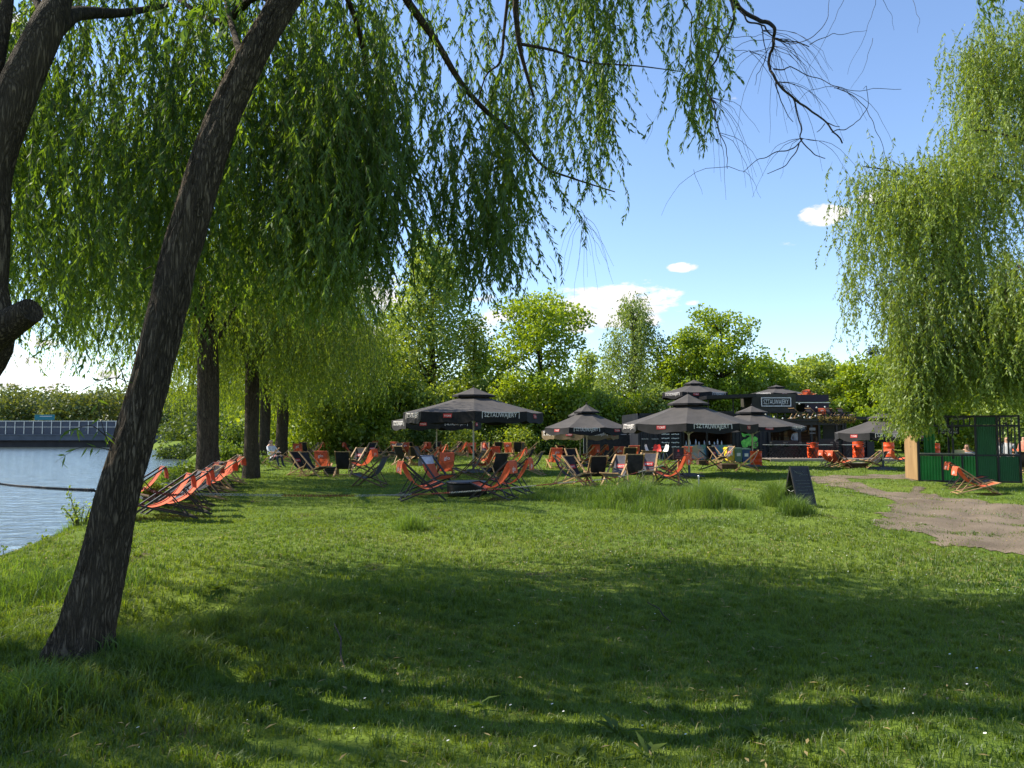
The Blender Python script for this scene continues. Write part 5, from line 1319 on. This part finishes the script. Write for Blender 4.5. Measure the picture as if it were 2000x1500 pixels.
# ================================================================ kiosk
kx, ky = P(1793, 842, 23.6).x, 23.6
KR = math.atan2(-.24, .97)
kio = thing('kiosk', 'green corrugated kiosk with black steel frame and tan plywood side', 'kiosk', (kx, ky, gz(kx, ky)), KR)
W_, Dp, H_ = 2.82, 1.5, 2.08
mb = MB(); t_ = .05
for u in (0, .66, 1.22, 1.62, 2.22, W_):
    mb.box((u, 0, (H_ if u not in (.66, 1.22) else .86) / 2), (t_, t_, H_ if u not in (.66, 1.22) else .86))
mb.box((.98, -.001, 1.38), (t_ * .9, t_ * .9, 1.3))
for (u, v) in ((0, Dp), (W_, Dp), (1.3, Dp)): mb.box((u, v, H_ / 2), (t_, t_, H_))
for zz in (.03, .84, 1.76, H_ - .025):
    mb.box((W_ / 2, -.003, zz), (W_ - .052, t_ * .8, t_))
for zz in (H_ - .025, 1.76): mb.box((W_ / 2, Dp + .003, zz), (W_ - .052, t_ * .8, t_)); mb.box((W_ + .003, Dp / 2, zz), (t_ * .8, Dp - .052, t_)); mb.box((-.003, Dp / 2, zz), (t_ * .8, Dp - .052, t_))
mb.box((W_ + .003, Dp / 2, .84), (t_ * .8, Dp - .052, t_))
k = .14
u = k
while u < W_ - .05:
    if not 1.62 <= u <= 2.22: mb.box((u, -.004, 1.92), (.018, .02, .30))
    mb.box((u, Dp + .004, 1.92), (.018, .02, .30))
    u += .165
for u in (2.36, 2.52, 2.68): mb.box((u, -.004, 1.30), (.018, .02, .88))
for v in (.3, .6, .9, 1.2): mb.box((W_, v, 1.4), (.02, .018, 1.1))
mb.box((W_ / 2, Dp / 2, H_ - .10), (.03, Dp - .1, .03))
mb.build('steel_frame', M['black_metal'], kio)
for (a, b_) in ((.03, .63), (.69, 1.19), (1.25, 1.59)):
    mb = MB(); corrug(mb, a, b_, .012, .06, .81, 0, .085, .03); mb.build('front_panel', M['kgreen'], kio)
mb = MB(); corrug(mb, 1.65, 2.19, .012, .06, 1.73, 0, .05, .012); corrug(mb, 1.65, 2.19, .012, 1.79, 2.02, 0, .05, .012); mb.build('tall_panel', M['kgreen_shade'], kio)
mb = MB(); corrug(mb, 2.25, 2.79, .012, .06, .81, 0, .05, .012); mb.build('side_front_panel', M['kgreen_shade'], kio)
mb = MB(); corrug(mb, .52, .86, Dp - .12, .8, 1.72, 0, .11, .04); mb.build('inner_panel', M['kgreen'], kio)
mb = MB(); mb.box((-.035, Dp / 2, H_ / 2), (.02, Dp - .06, H_ - .08)); mb.build('plywood_side', M['ply'], kio)
mb = MB(); mb.box((.8, .13, .885), (1.56, .34, .03)); mb.build('counter', M['deck'], kio)
mb = MB(); mb.box((1.30, Dp - .06, 1.62), (.62, .03, .26), 0)
put_text(mb, 'TUTAJ JEST', lambda u, v: Vector((1.30 + u, Dp - .08, 1.60 + v)), .52, .08, 1); put_text(mb, 'BAR ZIMNE', lambda u, v: Vector((1.30 + u, Dp - .08, 1.52 + v)), .52, .05, 1)
mb.build('hanging_sign', [M['black_metal'], M['print_white']], kio)
mb = MB(); mb.box((1.16, .14, .95), (.32, .16, .10), 0); mb.build('crate_front', surf('cream_box', (.55, .5, .28)), kio)

# ================================================================ bins, barrels, tables, chairs
def bin_(label, px, py, mat, lidmat, h=.78):
    g = G(px, py); t = thing('wheelie_bin', label, 'bin', (g.x, g.y, gz(g.x, g.y)), R(4), 'recycling bins')
    mb = MB(); w = .44
    for (z0, z1, a, b_) in ((.05, h * .88, .18, .22),):
        vs = [(sx * a, sy * a, z0) for sx in (-1, 1) for sy in (-1, 1)] + [(sx * b_, sy * b_ * 1.1, z1) for sx in (-1, 1) for sy in (-1, 1)]
        mb.add(vs, [(0, 1, 5, 4), (1, 3, 7, 5), (3, 2, 6, 7), (2, 0, 4, 6), (0, 2, 3, 1)], 0)
    mb.box((0, 0, h * .885), (.48, .52, .03)); mb.build('body', mat, t)
    mb = MB(); mb.box((0, -.01, h * .93), (.46, .50, .05)); mb.box((0, 0, h * .97), (.40, .42, .04)); mb.box((0, .28, h * .92), (.4, .05, .04)); mb.build('lid', lidmat, t)
    for s in (-1, 1):
        mb = MB(); mb.tube([(s * .19, .18, .08), (s * .24, .18, .08)], .08, 12); mb.build('wheel', M['black_metal'], t)
    mb = MB(); mb.box((0, -.222, h * .55), (.2, .01, .16)); mb.build('sticker', M['white_p'], t)
bin_('yellow recycling bin, left of the three bins', 1425, 903, M['yellow'], M['yellow'])
bin_('grey green recycling bin in the middle of the three', 1440, 903, M['bingreen'], M['bingreen'])
bin_('dark blue recycling bin, right of the three bins', 1455, 903, M['binblue'], M['bingreen'])
def barrel(label, px, py, h=.86, r=.29):
    g = G(px, py); t = thing('barrel', label, 'barrel', (g.x, g.y, gz(g.x, g.y) + (.145 if py == 899.5 else 0)), random.uniform(0, 3), 'orange steel drums')
    prof_ = [(0, 0), (r, 0), (r + .01, .01), (r, .03), (r, h * .32), (r + .014, h * .335), (r, h * .35), (r, h * .65), (r + .014, h * .665), (r, h * .68), (r, h - .03), (r + .01, h - .01), (r, h)]
    mb = MB(); mb.lathe(prof_, (0, 0, 0), 24); mb.build('drum', M['barrel'], t)
    mb = MB(); mb.lathe([(0, h - .02), (r - .01, h - .02), (r - .008, h - .005)], (0, 0, 0), 24); mb.tube([(.12, 0, h - .02), (.12, 0, h + .005)], .03, 8); mb.build('lid', M['red_p'], t)
barrel('orange steel drum beside the bins behind the black deckchair', 1477, 913, .72, .25)
barrel('orange steel drum on the deck in front of the bar', 1588, 899.5)
barrel('orange steel drum at the right end of the bar, left of the right parasol pole', 1677, 899.5)
barrel('orange steel drum right of the right parasol pole', 1736, 899.5)
barrel('orange steel drum seen through the kiosk opening', 1826, 894)
def low_table(label, px, py, r, h, mat, shape='round', trim=None):
    g = G(px, py); t = thing('low_table', label, 'table', (g.x, g.y, gz(g.x, g.y)), R(10)); mb = MB()
    if shape == 'round': mb.lathe([(r * .95, 0), (r, .02), (r, h - .05)], (0, 0, 0), 32); mb.build('drum_base', mat, t); mb = MB(); mb.lathe([(0, h), (r * 1.03, h), (r * 1.05, h - .02), (r * 1.03, h - .05), (0, h - .05)], (0, 0, 0), 32)
    else:
        for k in range(4): mb.box((0, 0, h * (k + .5) / 4.3), (r * 2, r * 1.3, h / 4.3 * .9))
        mb.build('crate_base', mat, t); mb = MB(); mb.box((0, 0, h - .015), (r * 2.1, r * 1.4, .03))
    mb.build('tabletop', trim or mat, t)
low_table('low black round table between the front orange deckchairs', 912, 968, .50, .33, M['frame_dark'], 'round', M['black_metal'])
low_table('small black box table in the shaded circle', 648, 926, .26, .32, M['frame_dark'], 'box')
low_table('brown log table by the bins', 1421, 915, .36, .25, M['log'], 'box')
low_table('brown log table between the right lawn deckchairs', 1672, 912, .42, .24, M['log'], 'box', M['deck'])
low_table('small dark table beside the far orange deckchairs by the bar', 1372, 909, .24, .22, M['log'], 'box')
def shell_chair(label, px, mat, face):
    g = P(px, 893, 44); t = thing('shell_chair', label, 'chair', (X(px, 43.6), 40.9, 0.0), R(face), 'shell chairs by the container doors'); mb = MB()
    zb = .46
    vs = []; 
    for i, (x_, z_, w) in enumerate(((.24, .47, .17), (.10, .44, .22), (-.08, .44, .23), (-.17, .50, .23), (-.22, .62, .21), (-.25, .78, .17), (-.26, .84, .10))):
        for y in (-1, -.5, 0, .5, 1): vs.append((x_ + (.04 * y * y if i > 2 else 0), y * w, z_ + .05 * y * y))
    mb.add(vs, [(i * 5 + k, i * 5 + k + 1, (i + 1) * 5 + k + 1, (i + 1) * 5 + k) for i in range(6) for k in range(4)], 0, True); mb.build('shell', mat, t)
    for sx in (-1, 1):
        for sy in (-1, 1): mb = MB(); mb.tube([(sx * .08, sy * .1, .44), (sx * .22, sy * .22, 0)], .013, 6); mb.build('leg', M['steel'], t)
shell_chair('white shell chair, left of the three by the container doors', 1251, M['white_p'], -30)
shell_chair('red shell chair between two white ones', 1264, M['red_p'], 250)
shell_chair('white shell chair, right of the three by the container doors', 1277, M['white_p'], 200)
# cafe furniture on the deck
def cafe_table(label, px):
    t = thing('cafe_table', label, 'table', (X(px, 40.4), 40.4, .145), 0, 'folding tables on the deck'); mb = MB(); mb.box((0, 0, .72), (.75, .6, .03)); mb.build('tabletop', M['steel'], t)
    mb = MB()
    for s in (-1, 1): mb.bar((-.3, s * .25, 0), (.3, s * .25, .7), .025); mb.bar((.3, s * .25, 0), (-.3, s * .25, .7), .025)
    mb.build('folding_legs', M['black_metal'], t); return t
def cafe_chair():
    t = thing('folding_chair', 'x', 'chair', (0, 0, .145), 0, 'folding chairs on the deck'); mb = MB()
    for k in range(4): mb.box((-.15 + k * .1, 0, .45), (.08, .4, .02))
    mb.build('seat', M['black_metal'], t); mb = MB()
    for k in range(3): mb.box((-.25, 0, .62 + k * .11), (.02, .4, .07))
    mb.build('backrest', M['black_metal'], t); mb = MB()
    for s in (-1, 1): mb.bar((-.2, s * .2, .0), (.18, s * .2, .45), .02); mb.bar((.2, s * .2, 0), (-.26, s * .2, .88), .02)
    mb.build('legs', M['black_metal'], t); return t
cc = None
for i, (px, w_) in enumerate(((1505, 'left end of the deck, below the dark parasol'), (1534, 'middle left of the deck'), (1562, 'middle right of the deck'), (1606, 'deck right of the orange drum'), (1655, 'deck before the second drum'))):
    cafe_table('folding table, ' + w_, px)
    for s, nm in ((-1, 'left'), (1, 'right')):
        lab = 'black folding chair ' + nm + ' of table at the ' + w_
        lab = ' '.join(lab.split()[:16])
        if cc is None: cc = cafe_chair(); cc['label'] = lab; cc.location = (X(px, 40.4) + s * .6, 40.4, .145); cc.rotation_euler = (0, 0, 0)
        else: copy_thing(cc, lab, (X(px, 40.4) + s * .6, 40.4 + random.uniform(-.2, .2), .145), R(180 if s > 0 else 0), 'folding chairs on the deck')
# deckchairs on the roof terrace
for i, (px, face, st, lab) in enumerate(((1556, 20, 'bw', 'black deckchair on the roof terrace below the green gap'), (1572, 160, 'bw', 'black deckchair on the roof terrace under the purple container'), (1588, 20, 'gw', 'grey deckchair on the roof terrace in front of the upper container'),
                                         (1612, 70, 'ow', 'wooden deckchair at the start of the terrace row above the bar'), (1625, 15, 'bb', 'brown deckchair second in the terrace row above the bar'), (1638, 15, 'bp', 'black deckchair third in the terrace row above the bar'), (1650, 15, 'bb', 'brown deckchair fourth in the terrace row, nearest the right end'))):
    o = place_copy(st, (X(px, 42.6), 42.6 + (i % 2) * .5, 2.29), face, lab, 'deckchairs on the roof terrace'); o.scale = (.8, .8, .62)
o = place_copy('ow', (X(1570, 44.5), 44.5, Z(772, 43) + .0), 100, 'orange deckchair standing on top of the upper container', 'deckchairs on top of the upper container'); o.scale = (.5, .7, .36)
o = place_copy('ow', (X(1584, 44.6), 44.6, Z(772, 43) + .0), 20, 'wooden framed deckchair beside the orange one on top of the upper container', 'deckchairs on top of the upper container'); o.scale = (.5, .8, .4)

# board on a post, short post, chalkboard
g = G(1327, 949); bp = thing('notice_board', 'small dark notice board on a wooden post behind the tall grass', 'sign', (g.x, g.y, gz(g.x, g.y))); d_ = g.y
mb = MB(); mb.tube([(0, .05, -.1), (-.01, .05, .5), (-.02, .05, 1.02)], .035, 8); mb.build('post', M['frame_wood'], bp)
zc_ = Z(886.5, d_); bw, bh = 20 / FPX * d_, 22 / FPX * d_
mb = MB(); mb.box((-.02, 0, zc_), (bw, .03, bh), 0)
for s in (-1, 1): mb.box((-.02, -.018, zc_ + s * bh / 2), (bw + .02, .03, .018), 1); mb.box((-.02 + s * bw / 2, -.017, zc_), (.016, .03, bh - .02), 1)
for k, w in enumerate((.3, .45, .6)): mb.box((-.02, -.017, zc_ - .02 - k * .045), (bw * w, .006, .008), 2)
mb.box((-.02, -.017, zc_ + .08), (.05, .006, .06), 3)
mb.build('board', [M['chalk'], M['olive'], M['chalk_w'], M['red_p']], bp)
g = G(1365, 957); mb = MB(); mb.tube([(g.x, g.y, -.1), (g.x, g.y, Z(931, g.y))], .02, 8); mb.lathe([(.03, 0), (.03, .03), (0, .045)], (g.x, g.y, Z(931, g.y)), 8)
tag(mb.build('barrier_post', M['steel']), 'short thin metal post standing in the tall grass', 'post')
g = G(1562, 992); ab = thing('chalkboard_sign', 'black folding chalkboard with handwritten menu standing in the grass', 'sign', (g.x, g.y, gz(g.x, g.y)), R(24))
def leaf_panel(s):
    mb = MB(); w, h, off = .47, .82, .21
    a = Vector((0, s * off, 0)); n_ = Vector((0, s * h, off)).normalized(); up = Vector((0, -s * off, h))
    def f(u, v, o=0): return Vector((u, 0, 0)) + a + up * v + n_ * o * 1
    def slab(u0, u1, v0, v1, o0, o1, mi): mb.add([f(u0, v0, o0), f(u1, v0, o0), f(u1, v1, o0), f(u0, v1, o0), f(u0, v0, o1), f(u1, v0, o1), f(u1, v1, o1), f(u0, v1, o1)], [(0, 1, 2, 3), (7, 6, 5, 4), (0, 4, 5, 1), (1, 5, 6, 2), (2, 6, 7, 3), (3, 7, 4, 0)], mi)
    slab(-w / 2, w / 2, .06, .98, -.008, .008, 0)
    for u0, u1, v0, v1 in ((-w / 2 - .02, -w / 2 + .02, 0, 1), (w / 2 - .02, w / 2 + .02, 0, 1)): slab(u0, u1, v0, v1, -.014, .014, 1)
    for v0, v1 in ((.04, .09), (.955, .998)): slab(-w / 2 + .021, w / 2 - .021, v0, v1, -.013, .013, 1)
    return mb, f, w, h
mb, f, w, h = leaf_panel(-1)
def scrawl(u0, u1, v, amp, step, seed):
    r_ = random.Random(seed); pts = []; u = u0; k = 0
    while u < u1:
        pts.append(f(u, v + amp * (1 if k % 2 else -.6) * r_.uniform(.4, 1.2), .0125)); u += step * r_.uniform(.6, 1.4); k += 1
    mb.tube(pts, .0028, 4, 2)
scrawl(-.17, .12, .84, .035, .026, 1)
mb.tube([f(-.18, .90, .0125), f(-.08, .82, .0125), f(.05, .80, .0125)], .004, 4, 2)
scrawl(-.05, .19, .77, .028, .02, 2)
for i, v in enumerate((.64, .56, .48, .40, .32)): scrawl(-.18 + (i % 2) * .03, .10 + (i % 3) * .03, v, .012, .012, 10 + i); scrawl(.14, .20, v, .010, .014, 30 + i)
mb.build('front_board', [M['chalk'], M['frame_dark'], M['chalk_w']], ab)
mb, f, w, h = leaf_panel(1); mb.build('back_board', [M['chalk'], M['frame_dark']], ab)
mb = MB(); mb.tube([(-.235, -.12, .35), (-.235, 0, .30), (-.235, .12, .35)], .004, 5); mb.build('chain_stay', M['steel'], ab)

# red and white barrier chain, willow to post
def chain(name, label, pts, mats, link_l=.062, r=.006, seg=14):
    c = bez(pts, 400); L_ = [0]
    for a, b_ in zip(c[:-1], c[1:]): L_.append(L_[-1] + (b_ - a).length)
    mb = MB(); n = int(L_[-1] / (link_l * .74)); cum = np.array(L_); arr = np.array([tuple(v) for v in c])
    for i in range(n):
        s = (i + .5) * link_l * .74; q = Vector([np.interp(s, cum, arr[:, k]) for k in range(3)]); q2 = Vector([np.interp(s + .02, cum, arr[:, k]) for k in range(3)])
        t = (q2 - q).normalized(); sd = t.cross(Vector((0, 0, 1))).normalized(); up = sd.cross(t)
        ax = (sd + up).normalized() if i % 2 else (sd - up).normalized(); nn = t.cross(ax)
        ring = [q + t * (math.cos(a) * link_l / 2) + ax * (math.sin(a) * link_l * .22) for a in [6.283 * k / 10 for k in range(10)]]
        vs = []; 
        for k in range(10):
            rd = (ring[k] - q).normalized()
            for j in range(4): a = 6.283 * j / 4; vs.append(ring[k] + (rd * math.cos(a) + nn * math.sin(a)) * r)
        fs = [(k * 4 + j, k * 4 + (j + 1) % 4, ((k + 1) % 10) * 4 + (j + 1) % 4, ((k + 1) % 10) * 4 + j) for k in range(10) for j in range(4)]
        mb.add(vs, fs, (i // seg) % len(mats), True)
    return tag(mb.build(name, mats), label, 'chain')
chain('barrier_chain', 'red and white plastic chain sagging from the willow to the notice post', [P(262, 950, 5.25), P(330, 966, 5.75), P(385, 965, 6.2), P(600, 968, 7.3), P(800, 966, 8.65), P(950, 957, 10.6), P(1100, 943, 13.3), P(1200, 933, 16.3), P(1270, 916, 19.6), P(1325, 899, 22.6)], [M['chain_r'], M['chain_w']], .050, .0030, 26)
chain('barrier_chain', 'dark thin chain stretched from the leaning willow out over the water', [P(185, 958, 5.3), P(120, 955, 6.2), P(60, 951, 7.2), P(0, 945, 8.4), P(-120, 925, 10)], [M['black_metal']], .065, .005)

# ================================================================ road bridge across the water
BD = 150.0; bx0, bx1 = X(-700, BD), X(300, BD)
br = thing('road_bridge', 'long low road bridge with tinted noise barrier across the water', 'bridge', (bx0, BD, 0)); Lb = bx1 - bx0
mb = MB(); mb.box((Lb / 2, 0, (Z(823, BD) + Z(850, BD)) / 2), (Lb, .12, Z(823, BD) - Z(850, BD))); mb.build('noise_panels', M['barrier'], br)
mb = MB(); x_ = 0
while x_ < Lb: mb.box((x_, -.12, (Z(823, BD) + Z(851, BD)) / 2), (.16, .12, Z(822, BD) - Z(851, BD))); x_ += 1.84
mb.box((Lb / 2, -.10, Z(834, BD)), (Lb, .06, .09)); mb.box((Lb / 2, -.10, Z(822.5, BD)), (Lb, .14, .14)); mb.build('barrier_posts', M['steel'], br)
mb = MB(); mb.box((Lb / 2, 5, (Z(850, BD) + Z(860, BD)) / 2), (Lb, 11, Z(850, BD) - Z(860, BD))); mb.box((Lb / 2, -.6, Z(850, BD) + .1), (Lb, .1, .25)); mb.build('deck_edge', M['conc'], br)
mb = MB(); mb.box((Lb / 2, 4.5, (Z(860, BD) + -2.6) / 2), (Lb, 8, Z(860, BD) + 2.6)); mb.build('abutment_wall', M['conc_dark'], br)
ts = thing('road_sign', 'teal green direction sign standing above the noise barrier', 'sign', (X(88, 158), 158, 0)); mb = MB(); mb.box((0, 0, Z(815, 158)), (4.2, .12, 1.15)); mb.box((.3, -.08, Z(813, 158)), (2.6, .03, .12), 1); mb.build('panel', [M['teal'], M['print_white']], ts)
mb = MB()
for s in (-1, 1): mb.box((s * 1.4, .1, (Z(815, 158) - 3) / 2), (.14, .1, Z(815, 158) + 3))
mb.build('posts', M['steel'], ts)

# ================================================================ people
def person(label, loc, rz, pose, shirt, trousers=None, hair=None, scale=1.0):
    """one skinned body; metres, feet at z=0 facing -Y before rotation"""
    V_ = []; E_ = []; Rd = []
    def v(p, r, par=None):
        V_.append(p); Rd.append(r); i = len(V_) - 1
        if par is not None: E_.append((par, i))
        return i
    if pose == 'stand': hip = .93; hx = 0; kn = lambda s: ((s * .10, -.02, .50), (s * .10, .02, .08)); lean = 0
    else: hip = .42; kn = lambda s: ((s * .13, -.42, .50), (s * .13, -.55, .08)); lean = .12
    pel = v((0, 0, hip), .13); sp = v((0, lean * .3, hip + .22), .12, pel); ch = v((0, lean * .7, hip + .42), .145, sp); nk = v((0, lean, hip + .56), .06, ch); hd = v((0, lean - .01, hip + .66), .085, nk); tp = v((0, lean, hip + .76), .085, hd)
    nose = v((0, lean - .105, hip + .68), .012, hd)
    for s in (-1, 1):
        h = v((s * .10, 0, hip - .06), .095, pel); k_, an = kn(s); k1 = v(k_, .06, h); a1 = v(an, .04, k1); v((an[0], an[1] - .16, .035), .035, a1)
        sh = v((s * .19, lean * .8, hip + .46), .06, ch)
        if pose == 'stand': el_, wr = (s * .26, .0, hip + .18), (s * .22, -.18, hip + .05)
        elif pose == 'reach': el_, wr = (s * .24, -.15, hip + .28), (s * .12, -.38, hip + .30)
        else: el_, wr = (s * .25, -.12, hip + .22), (s * .14, -.32, hip + .22)
        e = v(el_, .042, sh); w = v(wr, .028, e); dd = (Vector(wr) - Vector(el_)).normalized(); pm = v(tuple(Vector(wr) + dd * .07), .03, w)
        for k in range(4): v(tuple(Vector(wr) + dd * (.15 + .01 * (k % 3)) + Vector(((k - 1.5) * .018, 0, -.02))), .008, pm)
        v(tuple(Vector(wr) + dd * .09 + Vector((-s * .05, 0, .01))), .009, w)
    me = bpy.data.meshes.new('body'); me.from_pydata(V_, E_, []); ob = bpy.data.objects.new('body', me); col.objects.link(ob)
    md = ob.modifiers.new('skin', 'SKIN'); md.use_smooth_shade = True
    for i, r in enumerate(Rd): me.skin_vertices[0].data[i].radius = (r, r)
    me.skin_vertices[0].data[0].use_root = True
    sb = ob.modifiers.new('sub', 'SUBSURF'); sb.levels = 1; sb.render_levels = 1
    bpy.context.view_layer.update(); dg = bpy.context.evaluated_depsgraph_get()
    m2 = bpy.data.meshes.new_from_object(ob.evaluated_get(dg)); bpy.data.objects.remove(ob); m2.name = 'person'
    for mt in (M['skin'], shirt, trousers or M['jeans'], M['hair']): m2.materials.append(mt)
    for p in m2.polygons:
        c = p.center; mi = 0
        if c.z > hip + .50: mi = 3 if (c.z > hip + .725 or (c.y > lean - .03 and c.z > hip + .60)) else 0
        elif c.z > hip - .02 and abs(c.x) < .30 and (c.y > -.14 or c.z > hip + .34): mi = 1
        elif c.y < -.14 and c.z > hip + .05: mi = 0
        elif c.z < .07: mi = 3
        else: mi = 2
        p.material_index = mi; p.use_smooth = True
    o = bpy.data.objects.new('person', m2); col.objects.link(o); o.location = loc; o.rotation_euler = (0, 0, rz); o.scale = (scale,) * 3
    return tag(o, label, 'person')
g = G(531, 914); person('person in a white shirt sitting by the black deckchair near the slim trunk', (g.x, g.y, gz(g.x, g.y)), R(60), 'sit', M['shirt_white'])
p_ = P(1889, 842, 24.6); person('seated person in a pale blue shirt behind the kiosk counter', (p_.x, p_.y, .0), R(-10), 'sit', M['shirt_blue'])
p_ = P(1949, 842, 24.6); person('left of two people in pale tops seen through the kiosk bars', (p_.x, p_.y, -.1), R(25), 'stand', M['shirt_white'], scale=.9)
p_ = P(1966, 842, 24.3); person('right of two people in pale tops seen through the kiosk bars', (p_.x, p_.y, -.1), R(-40), 'stand', M['shirt_white'], scale=.9)
p_ = P(1999, 842, 29); person('person in a salmon top at the right edge of the lawn', (p_.x, p_.y, 0), R(-60), 'stand', M['shirt_pink'], scale=.82)
p_ = P(1554, 842, 42.8); person('bartender in a white shirt behind the bar front', (p_.x, p_.y, .1), 0, 'stand', M['shirt_white'], scale=.95)
p_ = P(1225, 842, 42.5); person('person in dark clothes standing on the container roof edge', (X(1226, 45), 45.5, .0), 0, 'stand', M['shirt_dark'], scale=1.62) if False else None
